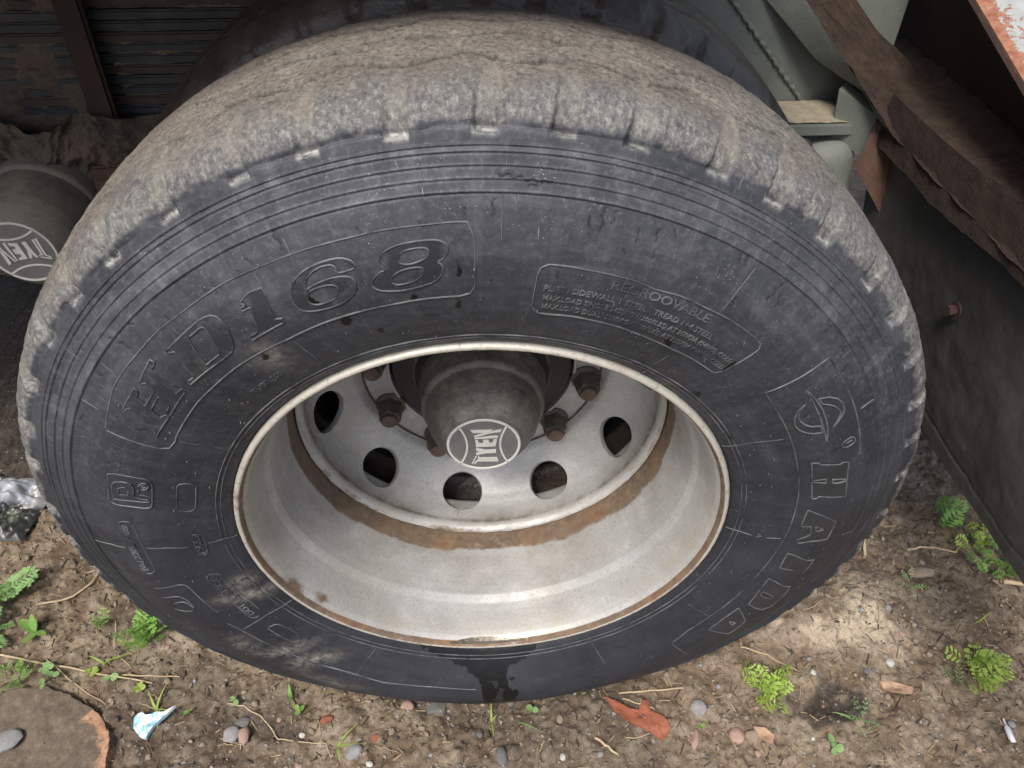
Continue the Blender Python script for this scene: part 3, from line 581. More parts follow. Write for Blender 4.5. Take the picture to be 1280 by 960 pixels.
# venting nibs
rg = random.Random(3)
V = []; F = []
for _ in range(110):
    a = rg.uniform(-.6, 3.9); r0 = rg.choice([rg.uniform(.325, .365), rg.uniform(.36, .47)])
    L = rg.uniform(.0010, .0030); c0 = surf(np.array([a]), np.array([s_of_r(r0)]), -.0002)[0]
    d = Vector((-math.cos(a)*.3, -1, -math.sin(a)*.3-.2)).normalized()*L; e = .0007
    i0 = len(V); V += [c0+(e, 0, 0), c0+(-e, 0, e), c0+(0, 0, -e), c0+np.array(d)+(e*.7, 0, 0), c0+np.array(d)+(-e*.7, 0, e*.7), c0+np.array(d)+(0, 0, -e*.7)]
    F += [(i0, i0+1, i0+4, i0+3), (i0+1, i0+2, i0+5, i0+4), (i0+2, i0, i0+3, i0+5), (i0+3, i0+4, i0+5)]
tag(mesh("vent_nib", V, F, M_RIDGE, tyre, True), kind='stuff')

def arc_text(txt, th0, th1, r0, size, m=None, name="lettering", lift=.0006, ht=.0006):
    cu = bpy.data.curves.new(name, 'FONT'); cu.body = txt; cu.size = 1.0; cu.resolution_u = 2; cu.fill_mode = 'BOTH'; cu.extrude = .0; cu.offset = .004
    o = bpy.data.objects.new(name, cu); col.objects.link(o)
    dg = bpy.context.evaluated_depsgraph_get(); me = bpy.data.meshes.new_from_object(o.evaluated_get(dg))
    V = np.array([v.co for v in me.vertices]); F = [list(p.vertices) for p in me.polygons]
    ed = {}
    for f in F:
        for a, b in zip(f, f[1:]+f[:1]): ed[(min(a, b), max(a, b))] = ed.get((min(a, b), max(a, b)), 0)+1
    bpy.data.objects.remove(o); bpy.data.curves.remove(cu); bpy.data.meshes.remove(me)
    x0, x1 = V[:, 0].min(), V[:, 0].max()
    th = th0+(th1-th0)*(V[:, 0]-x0)/(x1-x0); rr = r0+V[:, 1]*size
    top = surf(th, s_of_r(rr), lift+ht); bot = surf(th, s_of_r(rr), -.0003); nv = len(V)
    F2 = [f for f in F]+[[a, b, b+nv, a+nv] for (a, b), c in ed.items() if c == 1]
    return mesh(name, np.vstack([top, bot]), F2, m or M_RIDGE, tyre, False)
arc_text("REGROOVABLE", 1.272, 1.022, .4070, .0130)
arc_text("PLIES : SIDEWALL 1 STEEL   TREAD 1+4 STEEL", 1.416, .978, .3935, .0088)
arc_text("MAX.LOAD SINGLE 5450KG (12000LBS) AT 950KPA (140PSI) COLD", 1.413, .876, .3826, .0082)
arc_text("MAX.LOAD DUAL  5000KG (11000LBS) AT 950KPA (140PSI) COLD", 1.410, .872, .3718, .0082)
arc_text("TUBELESS", 2.266, 2.150, .3455, .0088)
arc_text("DOT 1R 2U 5CX", -2.717, -2.985, .3500, .0115)
arc_text("1923", 3.150, 3.040, .3460, .0115)
arc_text("10122001908", 3.185, 2.968, .4165, .0120)
arc_text("A", -.02, -.045, .3440, .0090)

# ---------------------------------------------------------------- rim
rp = [(.3045, .012), (.3062, .006), (.3058, .001), (.3038, -.0022), (.3010, -.0030), (.2985, -.0016), (.2970, .0015), (.2962, .005), (.2945, .008), (.2920, .0125), (.2900, .020), (.2872, .034), (.2845, .050), (.2820, .062), (.2795, .068), (.2768, .075), (.2750, .090), (.2738, .110), (.2722, .130), (.2705, .148), (.2692, .158), (.2685, .172), (.2680, .20), (.2675, .252), (.271, .258), (.285, .262), (.300, .266), (.306, .272)]
p = np.array(rp); L = np.concatenate([[0], np.cumsum(np.hypot(*np.diff(p, axis=0).T))])
s = np.unique(np.concatenate([np.arange(0, L[-1], .0014), L])); pr_ = np.stack([np.interp(s, L, p[:, 0]), np.interp(s, L, p[:, 1])], 1)
kk = np.exp(-.5*(np.arange(-3, 4)/1.3)**2); kk /= kk.sum()
pd = np.pad(pr_, ((3, 3), (0, 0)), mode='edge'); pr_ = np.stack([np.convolve(pd[:, i], kk, 'valid') for i in (0, 1)], 1)
n = 720; t = np.linspace(-np.pi, np.pi, n, endpoint=False)
T, I = np.meshgrid(t, np.arange(len(pr_)), indexing='ij'); Rr = pr_[I, 0]; Y = pr_[I, 1]; un = (T+np.pi)/(2*np.pi)
nz = fbm(un*40, Y*60, 4, 5, 40); nz2 = fbm(un*12, Y*10, 3, 9, 12)
dent = (fbm(un*30, Y*20, 3, 8, 30)-.5)*.0006+(fbm(un*420, Y*200, 3, 18, 420)-.5)*.0007*(Y < .010)
front = Y < .012
rust = np.where(front & (Rr < .2995) & (Y < .0062) & (Y > -.0022), .80+.2*(np.cos(T) > .2), 0)*sm(.2, .5, nz+.2)                                # flange root
rust = np.maximum(rust, .95*(sm(.144, .158, Y+.012*(nz-.5))*(1-sm(.21, .24, Y))))
rust = np.maximum(rust, .50*np.where(front & (Rr >= .2990), 1, 0)*sm(.38, .66, nz2+.12*(np.sin(T) > .2)))
rust = np.maximum(rust, .75*np.exp(-(((T+2.70)/.075)**2))*np.exp(-((Y-.008)/.008)**2)); rust = np.maximum(rust, .7*np.exp(-(((T+2.52)/.05)**2))*np.exp(-((Y-.014)/.009)**2))
rust = np.maximum(rust, .30*np.exp(-((Y-.015)/.012)**2)*sm(.4, .7, nz2))
stain = np.exp(-((Y-.018)/.018)**2)*(.4+.6*sm(.35, .65, nz2))
grime = .55*sm(.12, .16, Y)*sm(.3, .7, nz)+.25*np.exp(-((Y-.13)/.02)**2)
grime = np.maximum(grime, .18)
# rain water lying in the flange valley at the bottom
wv = .066*(1-((T+np.pi/2+.03)/.185)**2)
pool = ((np.abs(T+np.pi/2+.03) < .185) & (Y > .001) & (Y < .003+.0085*(1-((T+np.pi/2+.03)/.185)**2)) & (Rr < .2985)).astype(float)
V = np.stack([(Rr+dent)*np.cos(T), Y, (Rr+dent)*np.sin(T)+H], -1)
cream = sm(.0075, .0035, Y)*(Rr > .2985)*.9
rim = mesh("rim", V, grid_faces(n, len(pr_), True, False), M_RIM, wheel, True, dict(cream=cream.ravel(), rust=rust.ravel(), stain=stain.ravel(), grime=grime.ravel(), pool=pool.ravel()))

# ---------------------------------------------------------------- disc with ten hand holes
dp = np.array([(.2678, .215), (.2672, .196), (.2668, .1890), (.2650, .1852), (.2615, .1866), (.2575, .1922), (.2558, .1985), (.2556, .206), (.2548, .215), (.2530, .233), (.2460, .252), (.2350, .2680), (.2220, .2800), (.2080, .2890), (.1980, .2950), (.1930, .3010), (.1900, .3060), (.1860, .3080), (.1500, .3080), (.1470, .3085), (.1455, .3100), (.1450, .3200)])
dL = np.concatenate([[0], np.cumsum(np.hypot(*np.diff(dp, axis=0).T))])
def dprof(s): return np.interp(s, dL, dp[:, 0]), np.interp(s, dL, dp[:, 1])
_s = np.linspace(0, dL[-1], 240); _q = np.stack(dprof(_s), 1)
kk = np.exp(-.5*(np.arange(-12, 13)/3.)**2); kk /= kk.sum(); _qq = np.pad(_q, ((12, 12), (0, 0)), mode='edge')
_q2 = np.stack([np.convolve(_qq[:, i], kk, 'valid') for i in (0, 1)], 1)
mixw = sm(.045, .055, _s)[:, None]; _q = _q*(1-mixw)+_q2*mixw
def dprof(s): return np.interp(s, _s, _q[:, 0]), np.interp(s, _s, _q[:, 1])
sH = float(np.interp(-.2435, -_q[:, 0], _s)); rH = .2435; HR = .0345
sA, sB = sH-HR-.0045, sH+HR+.0045; HOLE0 = -171.9
V = []; F = []; vid = {}
def addv(th, s):
    k = (round((th % (2*np.pi))*20000), round(s*200000))
    if k not in vid:
        r, y = dprof(s); vid[k] = len(V); V.append((r*math.cos(th), y, r*math.sin(th)+H))
    return vid[k]
NS = 20; half = np.pi/10
bnd = [(-half+2*half*i/NS, sA) for i in range(NS)]+[(half, sA+(sB-sA)*i/NS) for i in range(NS)]+[(half-2*half*i/NS, sB) for i in range(NS)]+[(-half, sB-(sB-sA)*i/NS) for i in range(NS)]
rings_ = []
for k in range(10):
    a0 = R(HOLE0+36*k); grid = []
    for (dt, s) in bnd:
        ang = math.atan2(s-sH, dt*rH); hx, hy = HR*math.cos(ang)/rH, HR*math.sin(ang)
        row = [addv(a0+hx+(dt-hx)*(j/7)**1.15, sH+hy+(s-sH-hy)*(j/7)**1.15) for j in range(8)]
        grid.append(row)
    m_ = len(grid)
    for i in range(m_):
        for j in range(7): F.append((grid[i][j], grid[(i+1) % m_][j], grid[(i+1) % m_][j+1], grid[i][j+1]))
    # wall of the hole: rolled edge then thickness
    ring = [grid[i][0] for i in range(m_)]
    rc, yc = dprof(sH); r1, y1 = dprof(sH-.01); r2, y2 = dprof(sH+.01)
    tn = Vector((r2-r1, y2-y1)).normalized(); nb = Vector((tn.y, -tn.x))
    if nb.y < 0: nb = -nb
    nb = nb if nb.x > 0 else nb
    back = Vector((nb.x*math.cos(a0), nb.y, nb.x*math.sin(a0)))
    if back.y < 0: back = -back
    cen = Vector((rc*math.cos(a0), yc, rc*math.sin(a0)+H)); prev = ring
    for dd, sh in ((.0012, .985), (.008, .975), (.0095, .99)):
        cur = []
        for vi in ring:
            v0 = Vector(V[vi]); cur.append(len(V)); V.append(tuple(cen+back*dd+(v0-cen)*sh))
        for i in range(m_): F.append((prev[(i+1) % m_], prev[i], cur[i], cur[(i+1) % m_]))
        prev = cur
for (a, b, ns) in ((0, sA, 34), (sB, dL[-1], 34)):
    for k in range(200):
        t0 = R(HOLE0)-half+2*np.pi*k/200; t1 = R(HOLE0)-half+2*np.pi*(k+1)/200
        for j in range(ns):
            q0, q1 = a+(b-a)*j/ns, a+(b-a)*(j+1)/ns
            F.append((addv(t0, q0), addv(t1, q0), addv(t1, q1), addv(t0, q1)))
V = np.array(V); rad = np.hypot(V[:, 0], V[:, 2]-H); T = np.arctan2(V[:, 2]-H, V[:, 0]); un = (T+np.pi)/(2*np.pi)
nz = fbm(un*50, rad*120, 4, 15, 50); nz2 = fbm(un*14, rad*20, 3, 16, 14)
_lm = np.exp(-((V[:, 1]-.1865)/.005)**2)*(rad > .257)*(fbm(un*380, rad*300, 4, 19, 380)-.5)*.0032
V[:, 1] += _lm
lipm = np.exp(-((V[:, 1]-.1865)/.006)**2)*(rad > .257)
rust = .95*((rad > .2655) & (V[:, 1] > .187))
rust = np.maximum(rust, .55*np.exp(-((rad-.2592)/.0016)**2)*np.exp(-((V[:, 1]-.196)/.008)**2)*sm(.3, .6, nz))
rust = np.maximum(rust, .50*lipm*sm(.44, .60, nz)); rust = np.maximum(rust, .30*(rad > .20)*sm(.62, .8, nz))
grime = .85*np.exp(-((V[:, 1]-.2025)/.0035)**2)*(rad > .25)*sm(.2, .5, nz)+.70*np.exp(-((V[:, 1]-.208)/.012)**2)*sm(.25, .6, nz2)*sm(.25, .55, -np.sin(T)*.6+.5)+.2*(rad < .20)+.12
stain = .6*lipm+.3*np.exp(-((rad-.245)/.02)**2)*sm(.5, .75, nz2)
disc = mesh("wheel_disc", V, [f for f in F], M_RIM, wheel, True, dict(rust=rust, stain=stain, grime=grime, pool=np.zeros(len(V))), 40)

# hub behind the bore, hub barrel and cap
lathe("hub_body", [(.0, .262), (.095, .262), (.105, .290), (.128, .300), (.139, .304), (.1415, .312), (.1415, .40)], M_DARK, wheel, 96)
lathe("pilot_ring", [(.1490, .3085), (.1487, .3045), (.1465, .3035), (.1448, .3045), (.1446, .312)], M_RIM, wheel, 128)
tube("wire_ring", [(.1875*math.cos(a), .3045, H+.1875*math.sin(a)) for a in np.linspace(0, 2*np.pi, 120, endpoint=False)], .0017, M_NUT, wheel, 6, True)
def badge_geo(cap, cx, cy, cz, rot, sc_=1.0, mats=(M_BADGE, M_BADGEW)):
    """cap lettering: local a = reading direction, b = letters' up; rot turns it about the axle"""
    def P(a, b, d): 
        x, z = a*math.cos(rot)-b*math.sin(rot), a*math.sin(rot)+b*math.cos(rot)
        return (cx+x*sc_, cy-d, cz+z*sc_)
    face = mesh("badge", [P(.0485*math.cos(t), .0485*math.sin(t), .0006) for t in np.linspace(0, 2*np.pi, 64, endpoint=False)]+[P(.0485*math.cos(t), .0485*math.sin(t), -.002) for t in np.linspace(0, 2*np.pi, 64, endpoint=False)],
                [tuple(range(64))]+[(i, (i+1) % 64, (i+1) % 64+64, i+64) for i in range(64)], mats[0], cap, False)
    def stroke(nm, pts, w_, closed=False):
        pts = np.array(pts, float); T = np.gradient(pts, axis=0)
        if closed: T = np.roll(pts, -1, 0)-np.roll(pts, 1, 0)
        T /= np.linalg.norm(T, axis=1)[:, None]; N = np.stack([-T[:, 1], T[:, 0]], 1)
        V = []
        for o, d in ((-1, .0004), (-.6, .0018), (.6, .0018), (1, .0004)):
            V.append([P(*(p+n_*o*w_), d) for p, n_ in zip(pts, N)])
        V = np.array(V).transpose(1, 0, 2).reshape(-1, 3); k = len(pts); F = [tuple(f) for f in grid_faces(k, 4, closed)]
        if not closed: F += [(0, 1, 2, 3), tuple((k-1)*4+i for i in (3, 2, 1, 0))]
        return mesh(nm, V, F, mats[1], cap, True, None, 30)
    def poly(nm, pts):
        n_ = len(pts); tri = geometry.tessellate_polygon([[Vector((a, b, 0)) for a, b in pts]])
        V = [P(a, b, .0018) for a, b in pts]+[P(a, b, .0002) for a, b in pts]
        return mesh(nm, V, [tuple(t_) for t_ in tri]+[(i, (i+1) % n_, (i+1) % n_+n_, i+n_) for i in range(n_)], mats[1], cap, False)
    stroke("badge_ring", [(.0500*math.cos(t), .0500*math.sin(t)) for t in np.linspace(0, 2*np.pi, 80, endpoint=False)], .0021, True)
    for sg in (1, -1):
        stroke("badge_arc", [(a, sg*(.0232+.0090*(abs(a)/.037)**2*1.12)) for a in np.linspace(-.0375, .0375, 19)], .0017)
    for nm, polys in BADGE_LETTERS.items():
        for ps in polys: poly("badge_letter", ps)
CAP = [(.0, .1445), (.0515, .1445), (.0530, .1455), (.0560, .1500), (.0600, .1540), (.0660, .1620), (.0735, .1730), (.0790, .1850), (.0825, .2000), (.0840, .2120), (.0850, .2135), (.0895, .2155), (.0915, .2190), (.0930, .2400), (.0955, .2620), (.0990, .2800), (.1080, .2920), (.1200, .2990)]
def cap_mesh(parent, cx, cz, dy, k=1.0, facets=8, m=M_HUB):
    p = np.array(CAP); p[0, 0] = .0005
    L = np.concatenate([[0], np.cumsum(np.hypot(*np.diff(p, axis=0).T))])
    s = np.unique(np.concatenate([np.arange(0, L[-1], .0025), L])); q = np.stack([np.interp(s, L, p[:, 0]), np.interp(s, L, p[:, 1])], 1)
    n = 192; t = np.linspace(0, 2*np.pi, n, endpoint=False); T, I = np.meshgrid(t, np.arange(len(q)), indexing='ij')
    Rr = q[I, 0]; Y = q[I, 1]
    a = (T+np.pi/facets) % (2*np.pi/facets)-np.pi/facets
    octr = .0590/np.cos(a)                       # flats round the end of the cap
    f = (Y < .160) & (Rr > .052)
    Rr = np.where(f, np.minimum(np.maximum(Rr, .0535), octr+(Y-.150)*.8+.001), Rr)
    Rr = Rr+(fbm(T/(2*np.pi)*24, Y*60, 4, 3, 24)-.5)*.0016*(Rr > .056)
    V = np.stack([cx+Rr*k*np.cos(T), .1445+dy+(Y-.1445)*k, cz+Rr*k*np.sin(T)], -1)
    return mesh("hub_cap", V, grid_faces(n, len(q), True), m, parent, True, None, 40)
cap = cap_mesh(wheel, 0, H, 0)
badge_geo(cap, 0, .1445, H, R(90))
# nuts on their studs
nutp = [(.0245, .3080), (.0245, .3045), (.0205, .3005), (.0200, .2960), (.0188, .2800), (.0180, .2755), (.0165, .2735), (.0125, .2735)]
def nut_mesh():
    n = 48; q = np.array(nutp); V = []
    for k in range(n):
        t = 2*np.pi*k/n; a = (t+np.pi/6) % (np.pi/3)-np.pi/6
        for i, (r, y) in enumerate(q):
            rr = min(r*1.03, r*.90/math.cos(a)) if 2 <= i <= 5 else r
            V.append((rr*math.cos(t), y-.3080, rr*math.sin(t)))
    F = [tuple(f) for f in grid_faces(n, len(q), True)]
    me = bpy.data.meshes.new("wheel_nut"); me.from_pydata(V, [], F); me.materials.append(M_NUT)
    me.polygons.foreach_set('use_smooth', np.ones(len(me.polygons), dtype=bool)); me.set_sharp_from_angle(angle=R(28))
    q = [(.0128, .2755), (.0128, .2665), (.0115, .2650), (.0085, .2650), (.0060, .2662), (.0001, .2664)]
    V = [(r*math.cos(2*np.pi*k/24), y-.3080, r*math.sin(2*np.pi*k/24)) for k in range(24) for r, y in q]
    m2 = bpy.data.meshes.new("stud_end"); m2.from_pydata(V, [], [tuple(f) for f in grid_faces(24, len(q), True)]); m2.materials.append(M_NUTR)
    m2.polygons.foreach_set('use_smooth', np.ones(len(m2.polygons), dtype=bool)); m2.set_sharp_from_angle(angle=R(35))
    return me, m2
NM, SM = nut_mesh()
for k in range(10):
    a = R(-153.8+36*k)
    o = bpy.data.objects.new("wheel_nut", NM); link(o, wheel); o.location = Vector((.1675*math.cos(a), .3080, H+.1675*math.sin(a)))-wloc(wheel); o.rotation_euler = (0, k*.4, 0)
    s_ = bpy.data.objects.new("stud_end", SM); link(s_, o)

# ---------------------------------------------------------------- inner wheel of the pair
inner = thing("truck_wheel", "inner truck wheel in shadow behind the big near wheel, muddy tread arching over it", "wheel", (0, .48, 0))
M_RUB0 = M_RUB
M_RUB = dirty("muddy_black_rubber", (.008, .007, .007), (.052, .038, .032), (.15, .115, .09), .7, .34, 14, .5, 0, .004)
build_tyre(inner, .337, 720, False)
M_RUB = M_RUB0
rim2 = [(.306, .349), (.300, .343), (.290, .350), (.283, .380), (.270, .430), (.268, .56), (.285, .61), (.305, .625)]
def flatattr(o):
    n = len(o.data.vertices)
    for k, v in (('rust', .35), ('stain', .3), ('grime', .8), ('pool', 0)):
        a = o.data.attributes.new(k, 'FLOAT', 'POINT'); a.data.foreach_set('value', np.full(n, v, dtype=np.float32))
    return o
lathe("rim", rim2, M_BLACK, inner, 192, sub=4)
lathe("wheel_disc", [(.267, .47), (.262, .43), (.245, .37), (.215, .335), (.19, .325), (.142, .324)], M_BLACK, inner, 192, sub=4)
axle = thing("rear_axle", "dark axle casing and brake drum hidden inside the pair of wheels", "axle", (0, .7, 0))
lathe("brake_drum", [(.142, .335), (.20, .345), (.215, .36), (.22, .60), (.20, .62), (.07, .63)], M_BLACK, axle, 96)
lathe("axle_tube", [(.075, .62), (.080, 1.4)], M_DARK, axle, 48)

# ---------------------------------------------------------------- suspension at the left
def lumpy(name, u0, u1, v0, v1, nu, nv, P, amp, sc_, seed, m, parent, thr=None, edge=.0):
    U, Vv = np.meshgrid(np.linspace(0, 1, nu), np.linspace(0, 1, nv), indexing='ij')
    a, b = u0+(u1-u0)*U, v0+(v1-v0)*Vv
    f = fbm(a*sc_+50, b*sc_+50, 5, seed, None, .55)
    d = (f-.5)*2*amp
    if thr is not None: d = d+thr
    W = P(a, b, d)
    return mesh(name, np.stack(W, -1), grid_faces(nu, nv), m, parent, True)
spring = thing("leaf_spring", "stack of dirt-covered steel spring leaves with a rusty upright clamp at top left", "leaf spring", (-.7, .74, 0))
LZ = .205
rg = random.Random(11)
for k in range(17):
    z = LZ+k*.0168; L0, L1 = -1.5, -.30-abs(k-9)*.004
    bm = bmesh.new(); box_bm(bm, ((L0+L1)/2, .745+rg.uniform(-.003, .003), z+H), (L1-L0, .085, .0142), None, .003)
    bmobj("spring_leaf", bm, (M_LEAFA, M_LEAFB, M_LEAFA)[k % 3], spring, True)
bar = box("clamp_bar", (-.603, .672, .43+H), (.043, .020, .54), M_RUSTD, spring, Matrix.Rotation(R(3), 4, 'Y'), .005)
box("clamp_plate", (-.572, .664, .182+H), (.155, .075, .028), M_RUST, spring, Matrix.Rotation(R(-4), 4, 'Y'), .004)
box("clamp_bracket", (-.49, .70, .215+H), (.022, .04, .07), M_RUST, spring, None, .003)
box("spring_seat", (-.555, .72, .115+H), (.11, .06, .09), M_RUSTD, spring, None, .006)
lumpy("mud_crust", -1.25, -.615, .195, .50, 240, 140, lambda a, b, d: (a, .7035-d-.006*sm(-.9, -.65, a)*sm(.45, .2, b), b+H), .0130, 26, 71, M_MUDD, spring, -.0028)
lumpy("mud_crust", -.585, -.32, .195, .46, 90, 90, lambda a, b, d: (a, .7035-d, b+H), .0085, 26, 72, M_MUD, spring, -.0072)
lumpy("mud_crust", -.68, -.50, .17, .24, 80, 40, lambda a, b, d: (a, .655-d+(b-.17)*.7, b+H), .020, 34, 76, M_MUD, spring, -.004)
M_HUBM = dirty("mud_dusted_hub_metal", (.060, .062, .060), (.13, .12, .10), (.27, .23, .17), .85, .8, 18, .4, 0, .003)
# hub under the spring
tr = thing("axle_hub", "dusty domed hub end with lettered badge at left edge, below the leaf spring", "hub", (-.75, .62, 0))
HX, HZ = -.742, .108
lathe("hub_drum", [(.0905, .560), (.0935, .575), (.0950, .590), (.0960, .605), (.0960, .80)], M_HUBM, tr, 128, (HX, HZ+H), 50, sub=2)
lathe("hub_flange", [(.096, .600), (.101, .602), (.103, .608), (.103, .80)], M_HUBM, tr, 96, (HX, HZ+H), 50, sub=2)
tcap = lathe("hub_cap", [(.0005, .5025), (.0555, .5025), (.058, .5035), (.062, .507), (.070, .514), (.079, .525), (.086, .540), (.0905, .560)], M_HUBM, tr, 128, (HX, HZ+H), 50, sub=3)
badge_geo(tcap, HX, .5025, HZ+H, R(188), 1.08)
lumpy("mud_crust", -1.25, -.53, -.02, .262, 260, 130, lambda a, b, d: (a+d*.3, .628-d-(b-.2)*.12*(b < .2)+.45*np.maximum(b-.215, 0)+.05*sm(-.62, -.54, a), b+.012*np.sin(a*37)+H), .046, 17, 73, M_MUDD, tr, .004)
# ---------------------------------------------------------------- chassis behind, right
ch = thing("truck_chassis", "grey-green truck frame with welded seam and dusty ledge behind the wheel at upper right", "truck frame", (.5, .8, 0))
pl = box("side_plate", (.375, .7905, .50+H), (.75, .012, .60), M_GREEN, ch, None, .002)
tube("weld_bead", [(.438+.172*t_+.002*math.sin(t_*90), .7825, .395-.182*t_+H) for t_ in np.linspace(-.35, 1, 60)], [.0042+.0012*math.sin(i*1.7) for i in range(60)], M_GREEN, pl, 8)
box("ledge", (.50, .728, .204+H), (.40, .100, .020), M_GREEN, ch, None, .002)
lumpy("ledge_dust", .302, .698, .682, .776, 110, 34, lambda a, b, d: (a, b, .2155+d+H), .0035, 30, 74, M_DUSTY, ch, .0015)
box("frame_rail", (-1.3, .93, .47+H), (2.4, .22, .36), M_DARK, ch, None, .004)
bm = bmesh.new()
def slab(bm, quad, th):
    q = [Vector(v) for v in quad]; nn = (q[1]-q[0]).cross(q[2]-q[0]).normalized()*th
    a = [bm.verts.new(v) for v in q]; b = [bm.verts.new(v+nn) for v in q]; k = len(q)
    bm.faces.new(a); bm.faces.new(b[::-1])
    for i in range(k): bm.faces.new((a[(i+1) % k], a[i], b[i], b[(i+1) % k]))
slab(bm, [(.632, .700, .268+H), (.690, .655, .240+H), (.700, .655, .165+H), (.645, .700, .170+H)], .03)
bmobj("end_bracket", bm, M_GREEN, ch)
bm = bmesh.new(); slab(bm, [(.694, .652, .246+H), (.716, .622, .215+H), (.722, .590, .085+H), (.672, .640, .155+H)], .006)
bmobj("gusset_plate", bm, M_RUST, ch)
tube("air_hose", [(.585+.11*u, .690-.17*u+.006*math.sin(u*40), .19-.20*u+.004*math.cos(u*33)+H) for u in np.linspace(0, 1, 50)], [.0105+.0016*math.sin(i*2.4) for i in range(50)], M_DARK, ch, 10)
for bx, bz in ((.33, .30), (.60, .44), (.64, .30)):
    bm = bmesh.new(); bmesh.ops.create_cone(bm, cap_ends=True, segments=6, radius1=.011, radius2=.010, depth=.010, matrix=Matrix.Translation((bx, .775, bz+H)) @ Matrix.Rotation(R(90), 4, 'X')); bmobj("bolt", bm, M_GREEN, ch)
tank = thing("air_tank", "dusty grey-green cylindrical tank below the ledge, between tyre and mud flap", "air tank", (.72, .75, 0))
q = [(.0005, 0), (.030, .002), (.046, .010), (.055, .024), (.057, .04), (.057, .26), (.05, .30), (.0005, .31)]
V = []; n = 48
ax = Vector((.10, -.15, -.98)).normalized(); e1 = ax.orthogonal().normalized(); e2 = ax.cross(e1); c0 = Vector((.635, .715, .178+H))
for k in range(n):
    for r, d in q:
        v = c0+ax*d+(e1*math.cos(2*np.pi*k/n)+e2*math.sin(2*np.pi*k/n))*r; V.append(tuple(v))
mesh("tank_shell", V, [tuple(f) for f in grid_faces(n, len(q), True, True)], M_GREEN, tank, True, None, 40)
tube("tank_strap", [tuple(c0+ax*.15+(e1*math.cos(t_)+e2*math.sin(t_))*.059) for t_ in np.linspace(0, 2*np.pi, 40, endpoint=False)], .004, M_DARK, tank, 6, True)

# mud flap hanging at the right
flap = thing("mud_flap", "large dark rubber mud flap hanging at the right of the near wheel, scraped and dusty", "mud flap", (.72, .2, 0))
def flap_pt(a, b, d):
    # a: 0..1 along y (near to far), b: 0..1 bottom to top
    z = -.118+b*.352; y0 = -.42; y1 = .60+.10*b
    y = y0+(y1-y0)*a; z = z+.012*np.sin(a*7)*(1-b)
    return y, z
nu, nv = 240, 110
U, Vv = np.meshgrid(np.linspace(0, 1, nu), np.linspace(0, 1, nv), indexing='ij')
y, z = flap_pt(U, Vv, 0)
x = .722+(fbm(y*5+9, z*5+9, 4, 81)-.5)*.020+(fbm(y*60+9, z*60+9, 3, 82)-.5)*.0016+.012*(Vv-.5)**2
rim_ = np.abs(y*.985+.0-.0)-0
crk = np.abs((Vv-.085)-.05*(fbm(U*14, U*0, 4, 84)-.5)); x = x+.0022*np.exp(-(crk/.006)**2)
F1 = grid_faces(nu, nv); Va = np.stack([x, y, z+H], -1).reshape(-1, 3); Vb = np.stack([x+.011, y, z+H], -1).reshape(-1, 3)
nvt = nu*nv
eb = [i*nv for i in range(nu)]; et = [i*nv+nv-1 for i in range(nu)]; el = list(range(nv)); er = [(nu-1)*nv+j for j in range(nv)]
side = []
for e in (eb, et, el, er):
    for a, b in zip(e, e[1:]): side.append((a, b, b+nvt, a+nvt))
mesh("flap_sheet", np.vstack([Va, Vb]), np.vstack([F1, F1[:, ::-1]+nvt, np.array(side)]), M_FLAP, flap, True, None, 50)
def hexbolt(parent, c, m, r=.011):
    bm = bmesh.new()
    bmesh.ops.create_cone(bm, cap_ends=True, segments=20, radius1=r*1.6, radius2=r*1.5, depth=.003, matrix=Matrix.Translation(c) @ Matrix.Rotation(R(90), 4, 'Y'))
    bmesh.ops.create_cone(bm, cap_ends=True, segments=6, radius1=r, radius2=r*.92, depth=.012, matrix=Matrix.Translation(c-Vector((.007, 0, 0))) @ Matrix.Rotation(R(90), 4, 'Y'))
    return bmobj("bolt", bm, m, parent)
hexbolt(flap, Vector((.714, .300, .091+H)), M_RUSTD, .009)
hexbolt(flap, Vector((.714, -.02, .10+H)), M_RUST, .009)
# mud-caked beam over the flap
beam = thing("support_beam", "steel beam thickly caked with brown mud, running above the mud flap", "beam", (.75, .6, 0))
lumpy("mud_crust", .186, .272, -.12, .64, 40, 300, lambda a, b, d: (.6975-d*.7, b, a+.010*(fbm(b*16, b*0+5, 4, 92)-.5)*sm(.25, .19, a)+.012+.020*sm(.5, .1, b)+H), .0030, 34, 78, M_MUDB, beam, .002)
box("beam_web", (.706, .93, .222+H), (.008, .75, .062), M_GREEN, beam, None, .001)
box("beam_flange", (.765, .60, .250+H), (.125, 1.45, .008), M_RUSTD, beam, None, .001)
lumpy("mud_crust", .694, .826, -.10, 1.22, 70, 420, lambda a, b, d: (a+.010*(fbm(b*13, b*0+3, 4, 91)-.5)*sm(.74, .70, a), b, .2600+d*(1+1.4*sm(.78, .82, a))+.020*sm(.775, .82, a)-.030*sm(.706, .694, a)+H), .0034, 30, 75, M_MUDB, beam, .002)
def strip(name, A, B, nu, nv, amp, sc_, seed, m, parent, dirn):
    A = np.array(A, float); B = np.array(B, float); t = np.linspace(0, 1, nu); k = np.linspace(0, 1, len(A))
    a = np.stack([np.interp(t, k, A[:, i]) for i in range(3)], 1); b = np.stack([np.interp(t, k, B[:, i]) for i in range(3)], 1)
    v = np.linspace(0, 1, nv)[None, :, None]; P = a[:, None]*(1-v)+b[:, None]*v
    f = (fbm(P[..., 0]*sc_+P[..., 2]*sc_+60, P[..., 1]*sc_+60, 5, seed, None, .55)-.5)*2*amp
    P = P+f[..., None]*np.array(dirn); P[..., 2] += H
    return mesh(name, P, grid_faces(nu, nv), m, parent, True)
_Lo = [(.480, .785, .408), (.524, .765, .369), (.593, .735, .306), (.669, .690, .267), (.710, .625, .209)]
